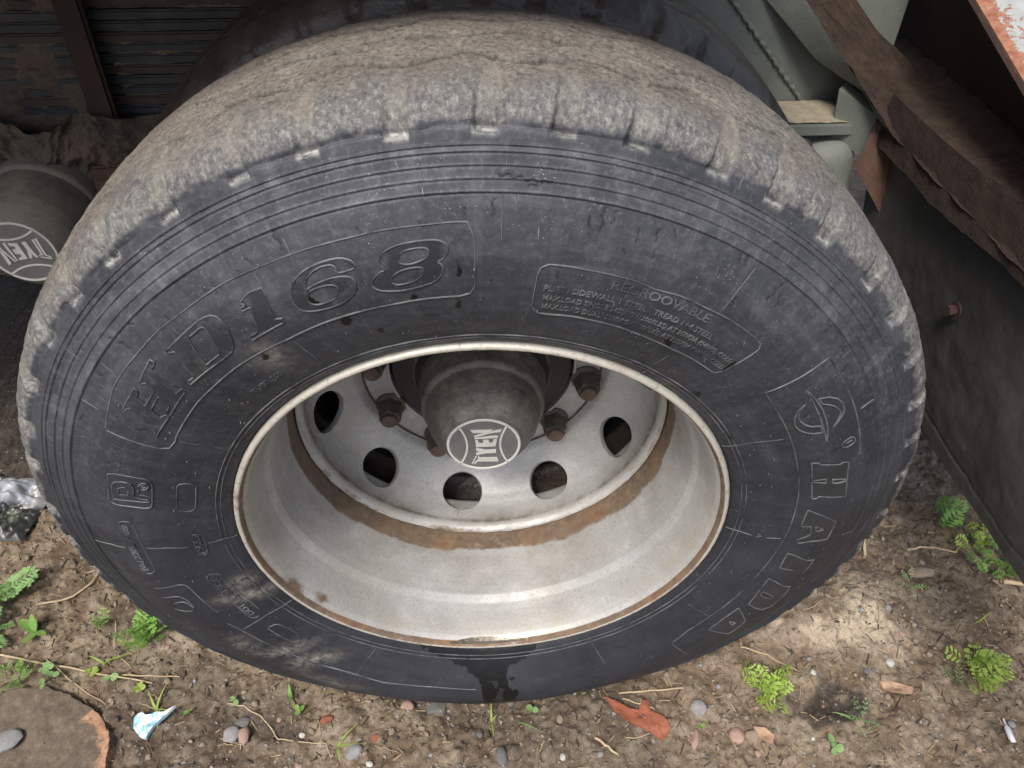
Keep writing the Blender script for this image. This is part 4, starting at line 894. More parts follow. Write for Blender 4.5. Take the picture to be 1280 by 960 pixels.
_Mi = [(.500, .765, .455), (.538, .750, .416), (.606, .700, .338), (.660, .650, .276), (.705, .570, .217)]
_Up = [(.600, .780, .445), (.635, .776, .408), (.702, .775, .344), (.803, .765, .272), (.850, .700, .215)]
strip("beam_side", _Lo, _Mi, 90, 14, .0012, 30, 96, M_GREEN, beam, (-.5, -.6, .3))
strip("mud_crust", _Mi, _Up, 200, 70, .0130, 34, 97, M_MUDB, beam, (-.2, -.5, .8))
# upright body panel at the top right, bright outside face
pan = thing("body_panel", "dark rusty truck body panel at top right, with chipped pale paint on its outer face", "body panel", (.82, .6, 0))
bm = bmesh.new(); slab(bm, [(.822, -.2, .25+H), (.822, -.2, .150+H), (.822, 1.5, .655+H), (.822, 1.5, .25+H)], .001)
bm.clear()
yy = np.linspace(-.1, 1.5, 60)
ztop = lambda y: .385+(y-.374)*.302
V = []; F = []
for i, y_ in enumerate(yy):
    zt = ztop(y_); V += [(.862, y_, .225+H), (.720, y_, zt+H), (.723, y_, zt+.005+H), (1.25, y_, zt+.115+H), (1.25, y_, zt+.10+H), (.75, y_, zt-.010+H), (.880, y_, .225+H)]
F = [tuple(f) for f in grid_faces(len(yy), 7)]
po = mesh("panel_sheet", V, F, M_RUSTD, pan, True, None, 30)
V = []; 
us = np.linspace(0, 1, 60); U, Vv = np.meshgrid(us, np.linspace(-.1, 1.5, 120), indexing='ij')
xx = .7245+U*.5255; zz_ = ztop(Vv)+.0065+U*.116
f = fbm(xx*30, Vv*30, 4, 95)
mesh("painted_skin", np.stack([xx, Vv, zz_+H], -1), grid_faces(60, 120), M_CHIP, pan, True, dict(edge=np.exp(-(U*.446/.030)).ravel()))
# truck bed overhead: out of frame, added and cut to shade the inner wheel
bed = thing("truck_bed_blocker", "unseen underside of the truck body, added above the wheels to shade them", "truck body", (-1, 1.2, 0))
box("blocker_floor", (-2.0, 1.41, .76+H), (4.8, 2.5, .06), M_BED, bed)
box("blocker_sill", (-2.0, .14, .735+H), (4.8, .06, .12), M_BED, bed)
# ---------------------------------------------------------------- ground
def soil():
    m, n, b = mat("trodden_soil"); q = NT(n)
    big = q.noise(3.2, 6, .6); mid = q.noise(17, 7, .7); fine = q.noise(120, 6, .75)
    base = q.ramp(big, [(.3, (.112, .078, .050)), (.5, (.178, .130, .086)), (.7, (.262, .200, .138))])
    base = q.mix(q.ramp(mid, [(.44, 0), (.66, .9)]), base, (.38, .315, .235))
    base = q.mix(q.ramp(q.noise(7, 7, .75), [(.50, 0), (.68, .7)]), base, (.12, .088, .062))
    base = q.mix(q.ramp(fine, [(.30, .75), (.50, 0)]), base, (.055, .040, .030))
    base = q.mix(q.ramp(fine, [(.58, 0), (.76, .75)]), base, (.48, .43, .35))
    base = q.mix(q.attr('sand'), base, q.ramp(fine, [(.3, (.33, .27, .19)), (.65, (.58, .50, .38))]))
    base = q.mix(q.attr('damp_and_shade'), base, q.ramp(fine, [(.35, (.022, .019, .018)), (.75, (.10, .085, .075))]))
    cell = q.vor(95, None, 'F1', 'Color'); dist = q.vor(95)
    sx = n.nodes.new("ShaderNodeSeparateXYZ"); q.l(cell, sx.inputs[0])
    grit = q.math('MULTIPLY', q.ramp(dist, [(.20, 1), (.34, 0)]), q.math('GREATER_THAN', sx.outputs['X'], .72))
    base = q.mix(q.math('MULTIPLY', grit, .75), base, q.ramp(sx.outputs['Y'], [(0, (.34, .30, .25)), (.5, (.20, .18, .16)), (1, (.38, .22, .15))]))
    q.l(base, b.inputs['Base Color']); b.inputs['Roughness'].default_value = .95; b.inputs['Specular IOR Level'].default_value = .2
    hgt = q.math('ADD', q.math('MULTIPLY', mid, .7), q.math('MULTIPLY', fine, .5))
    hgt = q.math('ADD', hgt, q.math('MULTIPLY', grit, .25))
    q.l(q.bump(hgt, .9, .010), b.inputs['Normal'])
    return m
M_SOIL = soil()
def ground_h(x, y):
    h = (fbm(x*3+40, y*3+40, 3, 101)-.5)*.020+(fbm(x*14+40, y*14+40, 4, 102)-.5)*.020
    c = fbm(x*34+40, y*34+40, 4, 103, None, .6); h = h+(np.abs(c-.5)*2)*.020-.006
    c2 = fbm(x*70+40, y*70+40, 3, 105, None, .6); h = h+np.abs(c2-.5)*.012
    h = h+(fbm(x*130+40, y*130+40, 3, 104)-.5)*.0060
    # soil pushed up against the tyre, sandy heap at its right
    d = np.hypot((x-.0)/.34, (y-.12)/.22)
    h = h+.010*np.exp(-((d-1.0)/.22)**2)-.012*np.exp(-(d/.7)**4)
    h = h+.030*np.exp(-((x-.60)/.14)**2-((y-.13)/.07)**2)
    h = h-.014*np.exp(-((x-.565)/.07)**2-((y+.035)/.035)**2)
    h = h-.016*np.exp(-((x-.545)/.03)**2-((y-.175)/.03)**2)
    return h
def axis_(lo, hi, far, step):
    a = np.arange(lo, hi, step); L = [hi+step]; d = step
    while L[-1] < far: d *= 1.25; L.append(L[-1]+d)
    M = [lo-step]; d = step
    while M[-1] > -far: d *= 1.25; M.append(M[-1]-d)
    return np.concatenate([M[::-1], a, L])
X = axis_(-1.25, 1.2, 60, .0040); Y = axis_(-.20, .60, 60, .0040)
XX, YY = np.meshgrid(X, Y, indexing='ij')
hh = ground_h(XX, YY)
far = np.maximum(sm(3, 8, np.abs(XX)), sm(3, 8, np.abs(YY))); hh = hh*(1-far)
nsd = fbm(XX*22+9, YY*22+9, 4, 110)
sand = np.exp(-((XX-.62)/.16)**4-((YY-.13)/.075)**4)*sm(.3, .55, nsd)+.55*np.exp(-((XX+.52)/.12)**2-((YY-.14)/.05)**2)*sm(.35, .6, nsd)
damp_shade = sm(.25, .75, np.exp(-((XX-.575)/.070)**2-((YY+.035)/.036)**2)+(fbm(XX*40+9, YY*40+9, 5, 111)-.5)*1.2)*.9
damp_shade = np.maximum(damp_shade, .6*sm(.5, .7, np.exp(-((XX+.40)/.10)**2-((YY+.03)/.04)**2)*.7+(nsd-.4)*.8))
damp_shade = damp_shade*(XX > -1)*(XX < 1.2)*(YY < .3); damp_shade = np.maximum(damp_shade, .85*sm(.42, .58, YY+(nsd-.5)*.2)*sm(-.62, -.72, XX+(nsd-.5)*.2)); damp_shade = np.maximum(damp_shade, .35*sm(.5, .62, fbm(XX*5+3, YY*5+3, 5, 115)))  # far-left part is shade under the truck, painted into the soil colour
gnd = mesh("ground", np.stack([XX, YY, hh], -1), grid_faces(len(X), len(Y)), M_SOIL, None, True, dict(sand=np.clip(sand, 0, 1).ravel(), damp_and_shade=damp_shade.ravel()))
tag(gnd, kind='structure')
def gz(x, y): return float(ground_h(np.array([float(x)]), np.array([float(y)]))[0])

# crumbs and grit: nobody could count them
def chunk_geo(rg, c, r, flat=.7):
    t = (1+5**.5)/2
    vs = [(-1, t, 0), (1, t, 0), (-1, -t, 0), (1, -t, 0), (0, -1, t), (0, 1, t), (0, -1, -t), (0, 1, -t), (t, 0, -1), (t, 0, 1), (-t, 0, -1), (-t, 0, 1)]
    fs = [(0, 11, 5), (0, 5, 1), (0, 1, 7), (0, 7, 10), (0, 10, 11), (1, 5, 9), (5, 11, 4), (11, 10, 2), (10, 7, 6), (7, 1, 8), (3, 9, 4), (3, 4, 2), (3, 2, 6), (3, 6, 8), (3, 8, 9), (4, 9, 5), (2, 4, 11), (6, 2, 10), (8, 6, 7), (9, 8, 1)]
    a = rg.uniform(0, 6.28); sx_, sy_ = rg.uniform(.7, 1.4), rg.uniform(.6, 1.1)
    out = []
    for v in vs:
        k = r/1.9*rg.uniform(.5, 1.4); x, y, z = v[0]*k*sx_, v[1]*k*sy_, v[2]*k*flat
        out.append((c[0]+x*math.cos(a)-y*math.sin(a), c[1]+x*math.sin(a)+y*math.cos(a), c[2]+z))
    return out, fs
def stuff(name, n, seed, rmin, rmax, m, label, cat, dens=None):
    rg = random.Random(seed); V = []; F = []
    while len(V) < n*12:
        x, y = rg.uniform(-1.15, 1.1), rg.uniform(-.17, .55)
        if dens and rg.random() > dens(x, y): continue
        r = rmin*(rmax/rmin)**(rg.random()**2.2); v, f = chunk_geo(rg, (x, y, gz(x, y)+r*.2), r)
        k = len(V); V += v; F += [tuple(i+k for i in t) for t in f]
    o = mesh(name, V, np.array(F), m, None, False); tag(o, label, cat, None, 'stuff'); return o
def stone(name, cols, rough=.85, scale=60):
    m, n, b = mat(name); q = NT(n)
    base = q.ramp(q.noise(scale, 6, .7), [(.25, cols[0]), (.55, cols[1]), (.8, cols[2])])
    base = q.mix(q.ramp(q.noise(scale*5, 3, .6), [(.55, 0), (.7, .5)]), base, cols[0])
    q.l(base, b.inputs['Base Color']); b.inputs['Roughness'].default_value = rough
    q.l(q.bump(q.noise(scale*3, 6, .7), .5, .002), b.inputs['Normal']); return m
M_ST_G = stone("grey_stone", ((.17, .165, .16), (.27, .265, .255), (.38, .37, .36)))
M_ST_D = stone("dark_grey_stone", ((.09, .088, .085), (.14, .135, .13), (.22, .21, .20)))
M_ST_P = stone("pinkish_stone", ((.24, .15, .115), (.34, .23, .18), (.44, .33, .27)))
M_ST_W = stone("pale_stone", ((.34, .33, .30), (.48, .47, .43), (.6, .59, .55)))
M_BRICK = stone("red_brick", ((.16, .058, .035), (.29, .098, .055), (.37, .19, .13)), .95, 70)
M_CLOD = stone("dry_clod", ((.14, .105, .075), (.26, .205, .15), (.37, .31, .235)), .95, 50)
stuff("soil_crumbs", 4200, 21, .0012, .0062, M_CLOD, "loose crumbs of dry brown soil scattered over the ground", "soil")
stuff("grit", 900, 22, .0012, .0045, M_ST_G, "fine grey grit lying in the soil below the tyre", "gravel", lambda x, y: .25+.75*math.exp(-((x+.1)/.4)**2)*(y < .05))

def litter(name, n, seed, m, label):
    rg = random.Random(seed); V = []; F = []
    for _ in range(n):
        x, y = rg.uniform(-1.0, 1.05), rg.uniform(-.17, .40); a = rg.uniform(0, 6.28); L = rg.uniform(.004, .020); w_ = rg.uniform(.0004, .0012)
        z = gz(x, y)+.0015; z2 = gz(x+L*math.cos(a), y+L*math.sin(a))+rg.uniform(.0005, .004); k = len(V)
        n_ = (-math.sin(a)*w_, math.cos(a)*w_)
        V += [(x+n_[0], y+n_[1], z), (x-n_[0], y-n_[1], z), (x, y, z+w_*1.6), (x+L*math.cos(a)+n_[0], y+L*math.sin(a)+n_[1], z2), (x+L*math.cos(a)-n_[0], y+L*math.sin(a)-n_[1], z2), (x+L*math.cos(a), y+L*math.sin(a), z2+w_*1.6)]
        F += [(k, k+3, k+5, k+2), (k+1, k+2, k+5, k+4), (k, k+1, k+4, k+3)]
    return tag(mesh(name, V, F, m, None, False), label, "litter", None, 'stuff')
litter("dark_litter", 1500, 41, stone("dark_plant_litter", ((.035, .026, .02), (.07, .052, .038), (.12, .09, .065)), .95, 90), "dark rotted plant bits mixed into the soil around the tyre")
litter("pale_litter", 700, 42, stone("pale_plant_litter", ((.24, .18, .11), (.36, .28, .18), (.46, .38, .27)), .95, 90), "pale straw dust mixed into the soil around the tyre")
stuff("dark_crumbs", 2200, 23, .0012, .0050, stone("dark_damp_clod", ((.05, .037, .028), (.095, .070, .052), (.15, .115, .085)), .95, 80), "dark damp soil crumbs strewn between the paler ones", "soil")
def stone_obj(name, label, cat, x, y, r, m, flat=.6, sx_=1.0, sy_=1.0, rot=0, group=None, sub=2, seed=1, sink=.25, ang=.5):
    rs = np.random.RandomState(seed); bm = bmesh.new(); bmesh.ops.create_icosphere(bm, subdivisions=sub+1, radius=1)
    pl = [(rs.randn(3), rs.uniform(.62, .95)) for _ in range(9)]
    for v in bm.verts:
        p = np.array(v.co)
        for nn, d in pl:
            nn = nn/np.linalg.norm(nn); k = p@nn
            if k > d: p = p-nn*(k-d)*ang*1.6
        p = p*(1+.05*(vn(np.array([p[0]*3+9]), np.array([p[1]*3+p[2]*2+9]), seed)[0]-.5))
        v.co = p
    M = Matrix.Translation((x, y, gz(x, y)+r*flat*(1-sink*2))) @ Matrix.Rotation(rot, 4, 'Z') @ Matrix.Diagonal((r*sx_, r*sy_, r*flat, 1))
    bmesh.ops.transform(bm, matrix=M, verts=bm.verts)
    bmesh.ops.translate(bm, vec=-Vector((x, y, 0)), verts=bm.verts)
    me = bpy.data.meshes.new(name); bm.to_mesh(me); bm.free(); me.materials.append(m)
    me.polygons.foreach_set('use_smooth', np.ones(len(me.polygons), dtype=bool)); me.set_sharp_from_angle(angle=R(26))
    o = bpy.data.objects.new(name, me); o.location = (x, y, 0); link(o)
    return tag(o, label, cat, group)
stone_obj("stone", "pale grey angular stone right of the red tile chip", "stone", .347, -.032, .0145, M_ST_G, .7, seed=2)
stone_obj("stone", "grey stone at the bottom edge, left of the smooth oval pebble", "stone", -.228, -.081, .014, M_ST_G, .6, 1.2, .9, .4, seed=3)
stone_obj("pebble", "smooth grey oval pebble standing upright below the middle of the tyre", "pebble", .011, -.097, .0115, M_ST_D, .7, .85, 1.35, .1, seed=4, ang=.15)
stone_obj("pebble", "pinkish oval pebble touching the bottom of the tyre", "pebble", -.146, -.006, .011, M_ST_P, .6, 1.1, .9, 0, seed=5, ang=.2)
stone_obj("stone", "grey speckled stone, biggest of the small heap below the tyre's lower left", "stone", -.435, -.040, .014, M_ST_G, .7, 1.1, 1, .3, seed=6)
stone_obj("stone", "orange-brown stone in the small heap of stones at lower left", "stone", -.412, -.044, .012, M_ST_P, .7, .9, 1.2, .2, seed=7)
stone_obj("stone", "blue-grey flat stone behind the speckled stone at lower left", "stone", -.420, -.020, .011, M_ST_D, .5, 1.3, .8, .1, seed=8)
stone_obj("stone", "rounded pinkish stone, left one of the pair at the bottom right of centre", "stone", .401, -.078, .0135, M_ST_P, .7, seed=9)
stone_obj("stone", "brownish stone, right one of the pair at the bottom right of centre", "stone", .426, -.080, .0125, M_CLOD, .7, 1.1, .9, seed=10)
stone_obj("stone", "long pale pink stone splinter lying below the grey angular stone", "stone", .331, -.081, .012, M_ST_P, .5, .6, 1.5, -.3, seed=11)
stone_obj("pebble", "small white pebble above the curled dry leaf at right", "pebble", .705, .032, .0085, M_ST_W, .7, seed=12)
stone_obj("pebble", "brown-grey pebble between the white pebble and the dry leaf", "pebble", .684, .006, .010, M_CLOD, .7, seed=13)
stone_obj("stone", "reddish clay lump lying beside the tyre's lower right edge", "stone", .512, .165, .016, M_CLOD, .8, 1, 1, seed=14)
stone_obj("stone", "pale stone lying on top of the brown slab at lower left", "stone", -.800, -.045, .024, M_ST_G, .30, 1.4, .8, .5, seed=33, sink=-.30, ang=.75)
stone_obj("brick_piece", "small bright red brick crumb left of centre under the tyre", "brick piece", -.278, -.026, .009, M_BRICK, .7, 1.3, .8, .4, seed=16)
stone_obj("brick_piece", "tiny red brick crumb below the small grey pebbles at bottom left of centre", "brick piece", -.195, -.058, .007, M_BRICK, .7, seed=17)
stone_obj("stone", "dark grey stone half sunk in the soil right of the pinkish oval pebble", "stone", -.098, -.008, .017, M_ST_D, .5, 1, 1.1, seed=18)
stone_obj("clay_lump", "ochre oblong clump on the soil right of the sandy heap", "soil clump", .844, .213, .019, M_CLOD, .5, 1.5, .7, 0, seed=19)
rg = random.Random(31); K = 0
while K < 62:
    x, y = rg.uniform(-.62, 1.0), rg.uniform(-.16, .14)
    if x < -.55 and y < .06: continue
    if abs(x) < .32 and y > -.002: continue
    if abs(x) < .5 and y > .05: continue
    K += 1; r = rg.uniform(.0032, .0072)
    mm, cn = rg.choice([(M_ST_G, "light grey"), (M_ST_P, "pinkish"), (M_ST_W, "whitish"), (M_ST_D, "dark grey"), (M_CLOD, "brown"), (M_CLOD, "brown"), (M_ST_D, "dark grey")])
    stone_obj("pebble", "tiny %s pebble strewn on the bare soil in front of the tyre" % cn, "pebble", x, y, r, mm, rg.uniform(.5, .9), rg.uniform(.8, 1.4), 1, rg.uniform(0, 3), "tiny %s pebbles strewn on the soil" % cn, 1, 200+K)

# slab of broken brick/concrete, lower left
def slab_obj():
    m, n, b = mat("dirt_covered_brick"); q = NT(n)
    ed = q.attr('rimv'); nz = q.noise(30, 7, .75)
    f = q.ramp(q.math('ADD', ed, q.math('MULTIPLY', q.math('SUBTRACT', nz, .5), .9)), [(.42, 0), (.50, 1)])
    dirt = q.ramp(q.noise(70, 7, .75), [(.3, (.085, .062, .045)), (.55, (.150, .115, .082)), (.8, (.27, .215, .16))])
    bare = q.ramp(q.noise(110, 6, .7), [(.3, (.27, .135, .07)), (.6, (.44, .26, .16)), (.8, (.55, .38, .27))])
    q.l(q.mix(f, dirt, bare), b.inputs['Base Color']); b.inputs['Roughness'].default_value = .93
    q.l(q.bump(q.math('ADD', q.noise(160, 6, .7), q.noise(30, 6, .7)), .6, .004), b.inputs['Normal'])
    n1, n2 = 160, 60; V = []; at = []
    cx, cy = -.80, -.115
    T = np.linspace(0, 2*np.pi, n1, endpoint=False)
    Rb = 1/np.power(np.abs(np.cos(T)/.195)**2.6+np.abs(np.sin(T)/.158)**2.6, 1/2.6)
    Rb = Rb*(1+.30*(fbm(T/(2*np.pi)*9, T*0, 5, 120, 9, .6)-.5))
    us = np.linspace(0, 1, n2)
    for t_, rb in zip(T, Rb):
        for j, u in enumerate(us):
            if u < .8: k = u/.8; rr = rb*k*.985; z = .015
            else: k = (u-.8)/.2; rr = rb*(.985+.02*k); z = .015-.026*k**1.6
            V.append((cx+rr*math.cos(t_), cy+rr*math.sin(t_), z)); rim__ = u/.8 if u < .8 else 1.2
            at.append((.62 if -.9 < math.atan2(math.sin(t_), math.cos(t_)) < .75 else .30)*max(0, (rr/rb-.66)/.3)**1.0 if u < .8 else .45)
    V = np.array(V); V[:, 2] += (fbm(V[:, 0]*40+9, V[:, 1]*40+9, 4, 121)-.5)*.007+(fbm(V[:, 0]*12+9, V[:, 1]*12+9, 4, 122)-.5)*.018
    o = mesh("brick_slab", V-np.array([cx, cy, 0]), grid_faces(n1, n2, True), m, None, True, dict(rimv=np.array(at)))
    o.location = (cx, cy, 0); return tag(o, "dirt-covered slab of broken brick with orange rim in the lower left corner", "brick slab")
slab_obj()

# plants
def leafmat(name, c1, c2):
    m, n, b = mat(name); q = NT(n)
    q.l(q.ramp(q.noise(40, 4, .6), [(.3, c1), (.7, c2)]), b.inputs['Base Color'])
    b.inputs['Roughness'].default_value = .55
    try: b.inputs['Subsurface Weight'].default_value = .0
    except Exception: pass
    tr_ = n.nodes.new("ShaderNodeBsdfTranslucent"); tr_.inputs[0].default_value = (*[min(1, v*1.6) for v in c2], 1)
    mx = n.nodes.new("ShaderNodeMixShader"); mx.inputs[0].default_value = .3
    out = [x for x in n.nodes if x.type == 'OUTPUT_MATERIAL'][0]
    q.l(b.outputs[0], mx.inputs[1]); q.l(tr_.outputs[0], mx.inputs[2]); q.l(mx.outputs[0], out.inputs[0])
    return m
G1 = leafmat("fresh_green_leaf", (.13, .27, .055), (.25, .42, .10)); G2 = leafmat("blue_green_leaf", (.16, .30, .10), (.29, .44, .18)); G3 = leafmat("yellow_green_leaf", (.24, .36, .06), (.38, .50, .11)); G4 = leafmat("dark_green_stem", (.08, .13, .035), (.17, .22, .07))
M_STRAW = stone("dry_straw", ((.30, .22, .13), (.45, .35, .22), (.55, .46, .32)), .8, 60)
def fern_leaf(L, W, lobes, droop, m, seed=0):
    """pinnate leaf lying along +x, curved, each side lobe cut again into three teeth"""
    rg = random.Random(seed); V = []; F = []
    def pt(u, off, lift=0): return (L*u, off, L*(.55*u-droop*u*u)+lift-abs(off)*.25)
    def blade(a, b, w_, c=None):
        a, b = Vector(a), Vector(b); d = (b-a); s_ = Vector((-d.y, d.x, 0)).normalized()*w_; mid = a+d*.6
        k = len(V); V.extend([tuple(a), tuple(mid+s_), tuple(b), tuple(mid-s_+Vector((0, 0, -w_*.3)))]); F.append((k, k+1, k+2)); F.append((k, k+2, k+3))
    for i in range(8):
        blade(pt(i/8, 0), pt((i+1.2)/8, 0), L*.012)
    for i in range(lobes):
        u = .22+.78*i/(lobes-1); w_ = W*math.sin(min(1, (u*1.05))*math.pi*.86)**.7*rg.uniform(.8, 1.1)
        for sg in (1, -1):
            a = pt(u, 0); tip = pt(min(1.08, u+.16), sg*w_, rg.uniform(-.002, .003)); blade(a, tip, w_*.20)
            for k, fr in ((0, .45), (1, .7)):
                q_ = Vector(a).lerp(Vector(tip), fr)
                for s2 in (1, -1):
                    d = Vector((.55+.25*s2*sg, sg*(.75-.35*s2*sg), .1)).normalized()*w_*(.42-.1*k); blade(q_, q_+d, w_*.13)
    blade(pt(.97, 0), pt(1.14, 0), W*.16)
    me = bpy.data.meshes.new("leaf"); me.from_pydata(V, [], F); me.materials.append(m); return me
def round_leaf(L, W, m, notch=0, cup=.15):
    V = [(0, 0, 0)]; n = 10; F = []
    for i in range(n+1):
        t = math.pi*(-1+2*i/n); x = L*(.5-.5*math.cos(t+math.pi))if False else L*(.5+.5*math.cos(t)); y = W*.5*math.sin(t)
        if i: V.append((x, y, cup*(abs(y)+x*.2)))
    V2 = [(L*.5, 0, -.0002)]+[(L*(.5+.5*math.cos(2*math.pi*i/n)), W*.5*math.sin(2*math.pi*i/n)*(1-.15*math.cos(2*math.pi*i/n)), cup*abs(W*.5*math.sin(2*math.pi*i/n))) for i in range(n)]
    me = bpy.data.meshes.new("leaf"); me.from_pydata(V2, [], [(0, 1+i, 1+(i+1) % n) for i in range(n)]); me.materials.append(m)
    me.polygons.foreach_set('use_smooth', np.ones(n, dtype=bool)); return me
def plant(name, label, x, y, leaves, stem_h=0, group=None, cat="plant"):
    z = gz(x, y); t = thing(name, label, cat, (x, y, z), group)
    for me, az, el, h, dx, dy in leaves:
        o = bpy.data.objects.new("leaf", me); link(o, t); o.location = (dx, dy, h); o.rotation_euler = (random.uniform(-.6, .6), -el, az); o.scale = [random.uniform(.7, 1.1)]*3
    return t
rg = random.Random(77)
def ferny(label, x, y, L, n, m, spread=(0, 6.28), el=(.1, .7), clusters=1, rad=.0, lob=7, wd=.42):
    n = int(n*1.7); L = L*1.12
    mes = [fern_leaf(L*k, L*k*wd*.5, lob, .35, m, i) for i, k in enumerate((1, .8, .62))]
    lv = []
    for i in range(n):
        a = spread[0]+(spread[1]-spread[0])*(i+rg.uniform(-.3, .3))/n
        lv.append((rg.choice(mes), a+rg.uniform(-.3, .3), rg.uniform(*el), .003+rg.uniform(0, .01), rg.uniform(-rad, rad), rg.uniform(-rad, rad)))
    return plant("ferny_weed", label, x, y, lv)
ferny("big feathery grey-green thistle-like weed at the left edge beside the crumpled bag", -.955, .235, .080, 7, G2, (-1.5, 1.2), (.05, .6), rad=.012, lob=10, wd=.5)
ferny("second feathery weed just below the big one at the left edge", -.945, .165, .062, 5, G2, (-1.2, .9), (.05, .5), rad=.01, lob=9, wd=.5)
ferny("low rosette of finely cut green leaves above the brick slab", -.835, .080, .034, 14, G1, rad=.024, el=(.1, .8))
ferny("bright green leafy weed touching the tyre at its lower left", -.622, .150, .055, 14, G1, rad=.018, el=(.3, 1.0), lob=5, wd=.7)
ferny("small upright green weed left of the leafy one by the tyre", -.715, .165, .038, 7, G1, rad=.008, el=(.6, 1.2), lob=4, wd=.7)
ferny("bright yellow-green feathery weed below the tyre's right side", .470, -.008, .030, 22, G3, rad=.024, el=(.2, 1.0), lob=4, wd=.95)
ferny("upright feathery weed between tyre and mud flap, farthest from the camera", .950, .340, .042, 8, G1, rad=.026, el=(.3, 1.1), lob=5, wd=.9)
ferny("wide feathery weed under the mud flap's lower edge, near its corner", 1.000, .228, .038, 18, G1, rad=.042, el=(.2, 1.0), lob=5, wd=.9)
ferny("pale ferny weed at the foot of the mud flap, right of the upright one", .985, .280, .034, 7, G3, rad=.03, el=(.2, 1.0), lob=5, wd=.9)
ferny("bright feathery weed at the right edge in front of the mud flap", .862, .006, .034, 24, G3, rad=.030, el=(.2, 1.0), lob=4, wd=.95)
ferny("faint young weed left of the bright one at the right edge", .805, -.005, .028, 6, G4, rad=.012, el=(.2, .6), lob=5)
ferny("tiny weed beside the dark damp patch, near the lower edge", .613, -.068, .030, 5, G2, rad=.004, el=(.1, .4), lob=4, wd=.3)
ferny("tiny dark green sprig right of the sandy heap", .805, .181, .030, 4, G2, rad=.006, el=(.2, .6), lob=5, wd=.4)
big = round_leaf(.040, .020, G1); med = round_leaf(.030, .015, G1)
plant("broadleaf_seedling", "young weed with four broad oval leaves left of the tyre", -.835, .160, [(big, 2.6, .3, .01, 0, 0), (big, -.4, .25, .01, 0, 0), (med, 1.3, .9, .01, 0, 0), (med, 1.9, .6, .014, 0, 0), (med, -1.9, .3, .008, 0, 0)])
rl = round_leaf(.0135, .0125, G2); rs_ = round_leaf(.010, .009, G1); ry = round_leaf(.012, .011, G3)
def cotyl(label, x, y, me, pairs=1, h=.010, a0=None, spread=.0):
    lv = []
    for k in range(pairs):
        a = (a0 if a0 is not None else rg.uniform(0, 3.1))+k*1.3; dx, dy = rg.uniform(-spread, spread), rg.uniform(-spread, spread)
        lv += [(me, a, .15, h, dx, dy), (me, a+math.pi, .15, h+.001, dx, dy)]
    t = plant("seedling", label, x, y, lv)
    z = t.location.z
    tube("stem", [(x, y, z-.004), (x+.001, y, z+h*.5), (x, y, z+h)], .0009, G4, t, 5)
    return t
cotyl("round-leaved blue-green seedlings beside the low rosette at the left", -.775, .071, rl, 4, .012, None, .016)
cotyl("seedling with two round leaves right of the straw stems at lower left", -.668, .066, rl, 1, .010, .2)
cotyl("yellowish round-leaved seedling under the straw, left of centre-left", -.700, .078, ry, 2, .008, None, .006)
cotyl("seedling with two round leaves at the start of the arching dry stem", -.440, .013, rl, 1, .012, -.7)
cotyl("two-leaved seedling right of the white and blue paper scrap", -.516, .003, rs_, 1, .010, .6)
cotyl("bright two-leaved seedling just below the middle of the tyre", .066, -.020, rl, 1, .012, -.35)
cotyl("small seedling cluster right of the red tile chip", .345, -.062, rs_, 1, .006, .5)
cotyl("two-leaved bright seedling at the bottom edge, left of the dark patch", .559, -.104, rl, 2, .008, .4, .008)
cotyl("small leaves at the tip of the bent shoot near the tyre's lower left", -.326, -.008, rs_, 2, .010, .9, .005)
cotyl("seedling above the paper scrap by the slab", -.604, .048, ry, 2, .010, .2, .008)
def blades(label, x, y, specs, m, nm="grass_tuft", cat="grass"):
    z0 = gz(x, y); t = thing(nm, label, cat, (x, y, z0))
    for (dx, dy, h, w_, bx, by) in specs:
        P = []; n = 7
        for i in range(n+1):
            u = i/n; P.append((x+dx+bx*u**1.6, y+dy+by*u**1.6, z0+h*math.sin(u*math.pi*.62)))
        V = []; F = []
        d = Vector((bx, by, 0)); s_ = Vector((-d.y, d.x, 0)).normalized() if d.length > 1e-6 else Vector((1, 0, 0))
        for i, p in enumerate(P):
            ww = w_*(1-(i/n)**2)*.5+.0002; V += [tuple(Vector(p)+s_*ww), tuple(Vector(p)-s_*ww+Vector((0, 0, ww*.5)))]
        F = [(2*i, 2*i+1, 2*i+3, 2*i+2) for i in range(n)]
        mesh("blade", V, F, m, t, True)
    return t
blades("thin grass shoot growing straight down from the middle of the tyre", -.004, -.035, [(0, 0, .012, .003, .0, .034), (0, 0, .010, .0025, .004, -.030), (0, 0, .01, .003, .012, .01)], G3)
blades("single bent grass blade right of the thin shoot below the tyre", .040, -.040, [(0, 0, .012, .0032, .040, -.022)], G2)
blades("narrow green shoot near the tyre's lower left, curving upwards", -.345, .015, [(0, 0, .016, .006, -.004, .02), (0, 0, .014, .005, .012, -.024)], G1)
blades("few crossing grass blades behind the paper scrap", -.575, .010, [(0, 0, .014, .004, .035, -.008), (0, 0, .012, .004, -.02, .03), (0, 0, .015, .004, .01, .045), (0, 0, .01, .003, .015, -.035)], G3)
blades("grass blades at the bottom edge left of centre", -.255, -.070, [(0, 0, .014, .004, .03, .03), (0, 0, .012, .004, .01, -.03), (0, 0, .01, .003, .04, .0)], G3)
blades("spreading green blades near the lower edge, beneath the dark damp patch", .600, -.060, [(0, 0, .01, .004, .04, -.015), (0, 0, .01, .004, -.03, .01), (0, 0, .012, .004, .01, -.035)], G2)
blades("pale curled grass sprout at the right, near the mud flap corner", .905, .105, [(0, 0, .014, .003, .03, .015), (0, 0, .012, .003, -.02, -.01)], G3)
blades("green blades among the straw at lower left", -.690, .095, [(0, 0, .014, .004, .03, .004), (0, 0, .012, .004, .05, .014), (0, 0, .012, .004, -.03, .012)], G3)
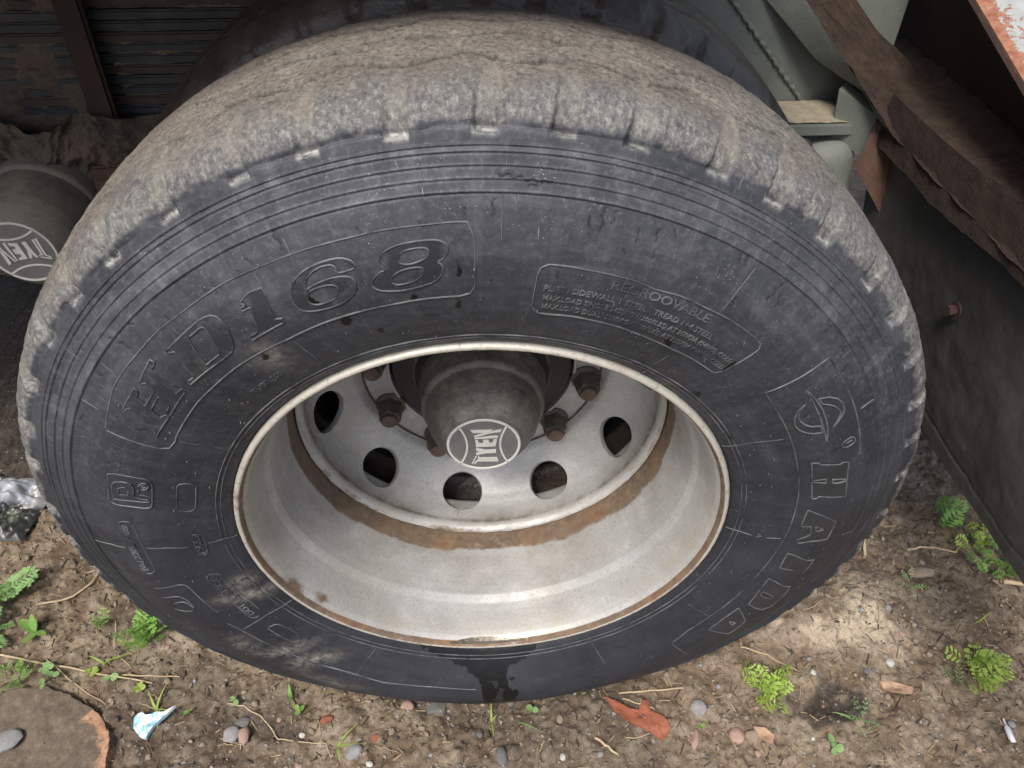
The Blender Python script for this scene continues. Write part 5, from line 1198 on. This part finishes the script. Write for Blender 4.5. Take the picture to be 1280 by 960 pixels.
def straw(label, pts, rad=.0014, cat="straw", nm="straw_stalk", m=None):
    P = []
    for i in range(len(pts)-1):
        for k in range(6):
            u = k/6; x = pts[i][0]*(1-u)+pts[i+1][0]*u; y = pts[i][1]*(1-u)+pts[i+1][1]*u; P.append((x+.0010*math.sin(i*3+u*5), y+.0007*math.sin(i*2+u*7)))
    P.append(pts[-1]); c = P[0]
    Z = [gz(*p)+rad*1.6 for p in P]; Z = list(np.convolve(np.pad(Z, (3, 3), mode='edge'), np.ones(7)/7, 'valid')+.002)
    V3 = [(p[0], p[1], z) for p, z in zip(P, Z)]
    r_ = [rad*(1-.35*i/len(P)) for i in range(len(P))]
    o = tube(nm, [(a-c[0], b-c[1], z) for a, b, z in V3], r_, m or M_STRAW, None, 6)
    o.location = (c[0], c[1], 0); return tag(o, label, cat)
straw("long straight dry stem lying from the left edge towards the tyre", [(-.905, .125), (-.75, .090), (-.59, .052)], .0022)
straw("thinner dry stem crossing under the long one at lower left", [(-.80, .11), (-.72, .055), (-.66, .02)], .0012)
straw("short dry stem lying level right of the long one", [(-.66, .075), (-.60, .068), (-.55, .066)], .0016)
straw("forked dry twig lying near the tyre at left", [(-.86, .215), (-.80, .235), (-.775, .262), (-.765, .300)], .0024, "twig", "twig")
straw("pale straight dry stem pointing at the tyre, at left", [(-.79, .285), (-.74, .302), (-.69, .318)], .0018)
straw("thin root curving down from the tyre's left edge", [(-.70, .18), (-.68, .12), (-.64, .085)], .0010)
straw("arching dry stem running from the two-leaved seedling to the bottom edge", [(-.455, .014), (-.425, .008), (-.385, -.018), (-.355, -.052), (-.31, -.060), (-.275, -.062), (-.262, -.09)], .0013)
straw("pale bent twig lying between tyre and mud flap", [(.835, .262), (.865, .268), (.90, .266), (.938, .258), (.955, .275)], .0026, "twig", "twig")
straw("thick brown twig at the right edge below the mud flap", [(.985, .180), (1.03, .175), (1.09, .168)], .005, "twig", "twig")
straw("flat straw at the bottom of the tyre, right of centre", [(.215, -.001), (.27, -.001), (.325, -.003)], .0020)
straw("small straw heap's longest stem under the tyre, right of centre", [(.22, -.012), (.25, -.024), (.27, -.035)], .0016)
straw("long fibrous dry stem across the sandy heap", [(.445, .070), (.49, .055), (.535, .020)], .0018)
straw("short dry stick lying slantwise at the bottom, right of the oval pebble", [(.165, -.075), (.185, -.09), (.20, -.105)], .0026, "stick", "stick")
straw("pale splinter standing by the sandy heap", [(.745, .250), (.755, .275), (.765, .300)], .0035, "stick", "stick")
rg2 = random.Random(91)
for k in range(34):
    x, y = rg2.uniform(-.75, 1.0), rg2.uniform(-.12, .2)
    if abs(x) < .45 and y > .0: y = rg2.uniform(-.12, -.02)
    if x < -.58 and y < .07: y += .1
    a = rg2.uniform(0, 3.14); L = rg2.uniform(.012, .045)
    o = straw("scrap of straw lying on the soil around the tyre", [(x, y), (x+L*.5*math.cos(a), y+L*.5*math.sin(a)), (x+L*math.cos(a+.12), y+L*math.sin(a+.12))], rg2.uniform(.0005, .0011), nm="straw_scrap"); o['group'] = "scraps of straw on the soil"

# red tile chip, paper, dry leaf, ampoule, bag
def flat_piece(name, label, cat, pts, h, m, tilt=(0, 0), wav=.0, sub=3):
    cx = sum(p[0] for p in pts)/len(pts); cy = sum(p[1] for p in pts)/len(pts); bm = bmesh.new()
    vs = [bm.verts.new((x-cx, y-cy, 0)) for x, y in pts]; bmesh.ops.triangle_fill(bm, edges=[bm.edges.new((vs[i], vs[(i+1) % len(vs)])) for i in range(len(vs))], use_beauty=True)
    for _ in range(sub): bmesh.ops.subdivide_edges(bm, edges=[e for e in bm.edges if e.calc_length() > .006], cuts=1, use_grid_fill=True); bmesh.ops.triangulate(bm, faces=bm.faces)
    z0 = gz(cx, cy)
    for v in bm.verts: v.co.z = z0+h+v.co.x*tilt[0]+v.co.y*tilt[1]+wav*(vn(np.array([v.co.x*90+50]), np.array([v.co.y*90+50]), 5)[0]-.5)
    g = bmesh.ops.extrude_face_region(bm, geom=list(bm.faces)); vv = [e for e in g['geom'] if isinstance(e, bmesh.types.BMVert)]
    bmesh.ops.translate(bm, vec=(0, 0, -max(.0006, h*.8)), verts=vv)
    bmesh.ops.recalc_face_normals(bm, faces=bm.faces)
    me = bpy.data.meshes.new(name); bm.to_mesh(me); bm.free(); me.materials.append(m)
    o = bpy.data.objects.new(name, me); o.location = (cx, cy, 0); link(o); return tag(o, label, cat)
flat_piece("tile_chip", "flat orange-red tile chip with a forked shape below the tyre", "tile chip", [(.190, -.012), (.212, -.022), (.228, -.034), (.243, -.036), (.252, -.020), (.262, -.022), (.262, -.038), (.284, -.050), (.290, -.066), (.276, -.086), (.252, -.070), (.228, -.056), (.205, -.038)], .005, dirty('dusty_red_tile', (.22, .070, .038), (.40, .125, .065), (.36, .26, .19), .30, .95, 40, .8, 0, .004), (.04, .08), .007)
def papermat():
    m, n, b = mat("paper_scrap_print"); q = NT(n)
    q.l(q.ramp(q.noise(45, 4, .6), [(.46, (.72, .73, .72)), (.52, (.12, .42, .55)), (.60, (.55, .68, .72))]), b.inputs['Base Color']); b.inputs['Roughness'].default_value = .6; return m
flat_piece("paper_scrap", "torn white and blue scrap of wrapper beside the brick slab", "paper scrap", [(-.606, -.004), (-.592, .003), (-.585, -.003), (-.560, -.001), (-.535, .006), (-.552, -.008), (-.566, -.020), (-.574, -.040), (-.586, -.036), (-.603, -.020)], .010, papermat(), (.25, .2), .010)
M_DRYL = stone("dry_brown_leaf", ((.26, .15, .09), (.40, .26, .17), (.50, .36, .25)), .7, 50)
flat_piece("dry_leaf", "curled pale brown dry leaf lying right of the dark damp patch", "leaf", [(.672, .002), (.690, .000), (.705, -.008), (.722, -.016), (.716, -.026), (.700, -.024), (.686, -.018), (.676, -.010)], .008, M_DRYL, (.2, -.2), .009)
flat_piece("dry_leaf", "small broken dry leaf above the bottom edge, among the stones at right", "leaf", [(.428, -.070), (.446, -.073), (.458, -.086), (.452, -.098), (.436, -.090)], .006, M_DRYL, (.2, .1), .006)
amp = thing("plastic_vial", "tiny white plastic vial lying near the lower right corner", "vial", (.853, -.092, gz(.853, -.092)))
def pl_white():
    m, n, b = mat("white_plastic"); b.inputs['Base Color'].default_value = (.62, .62, .64, 1); b.inputs['Roughness'].default_value = .35; return m
M_PLW = pl_white()
z = gz(.853, -.092)+.005
tube("vial_body", [(.852, -.110, z), (.8522, -.109, z), (.8535, -.086, z+.001), (.854, -.084, z+.001)], [.002, .0048, .0048, .003], M_PLW, amp, 12)
tube("vial_neck", [(.854, -.084, z+.001), (.8545, -.078, z+.001), (.8555, -.071, z+.001)], [.0028, .002, .001], M_PLW, amp, 10)
def bag():
    m, n, b = mat("crumpled_film_print"); q = NT(n)
    sx = n.nodes.new("ShaderNodeSeparateXYZ"); q.l(q.tc.outputs['Object'], sx.inputs[0])
    k = q.math('ADD', sx.outputs['Y'], q.math('MULTIPLY', q.noise(20, 4), .03))
    base = q.ramp(k, [(.46, (.030, .032, .030)), (.475, (.40, .41, .44))], 'LINEAR')
    base = q.mix(q.ramp(q.noise(26, 4), [(.55, 0), (.6, .6)]), base, (.22, .23, .17))
    q.l(base, b.inputs['Base Color']); b.inputs['Roughness'].default_value = .35
    nu, nv = 90, 90; U, Vv = np.meshgrid(np.linspace(0, 1, nu), np.linspace(0, 1, nv), indexing='ij')
    x = -1.14+U*.20+.02*(Vv-.5); y = .385+Vv*.16-.02*U
    rr = np.maximum(np.abs(U-.5), np.abs(Vv-.5))*2
    f = np.abs(fbm(x*26, y*26, 3, 131)-.5)*2
    z = .006+.030*(1-rr**3)*(.4+f*1.4)
    o = mesh("crumpled_bag", np.stack([x, y, z], -1)-np.array([-1.04, .0, 0]), grid_faces(nu, nv), m, None, True, None, 30); o.location = (-1.04, .0, 0)
    return tag(o, "crumpled plastic bag, white above and black below, at the left edge beside the tyre", "plastic bag")
bag()
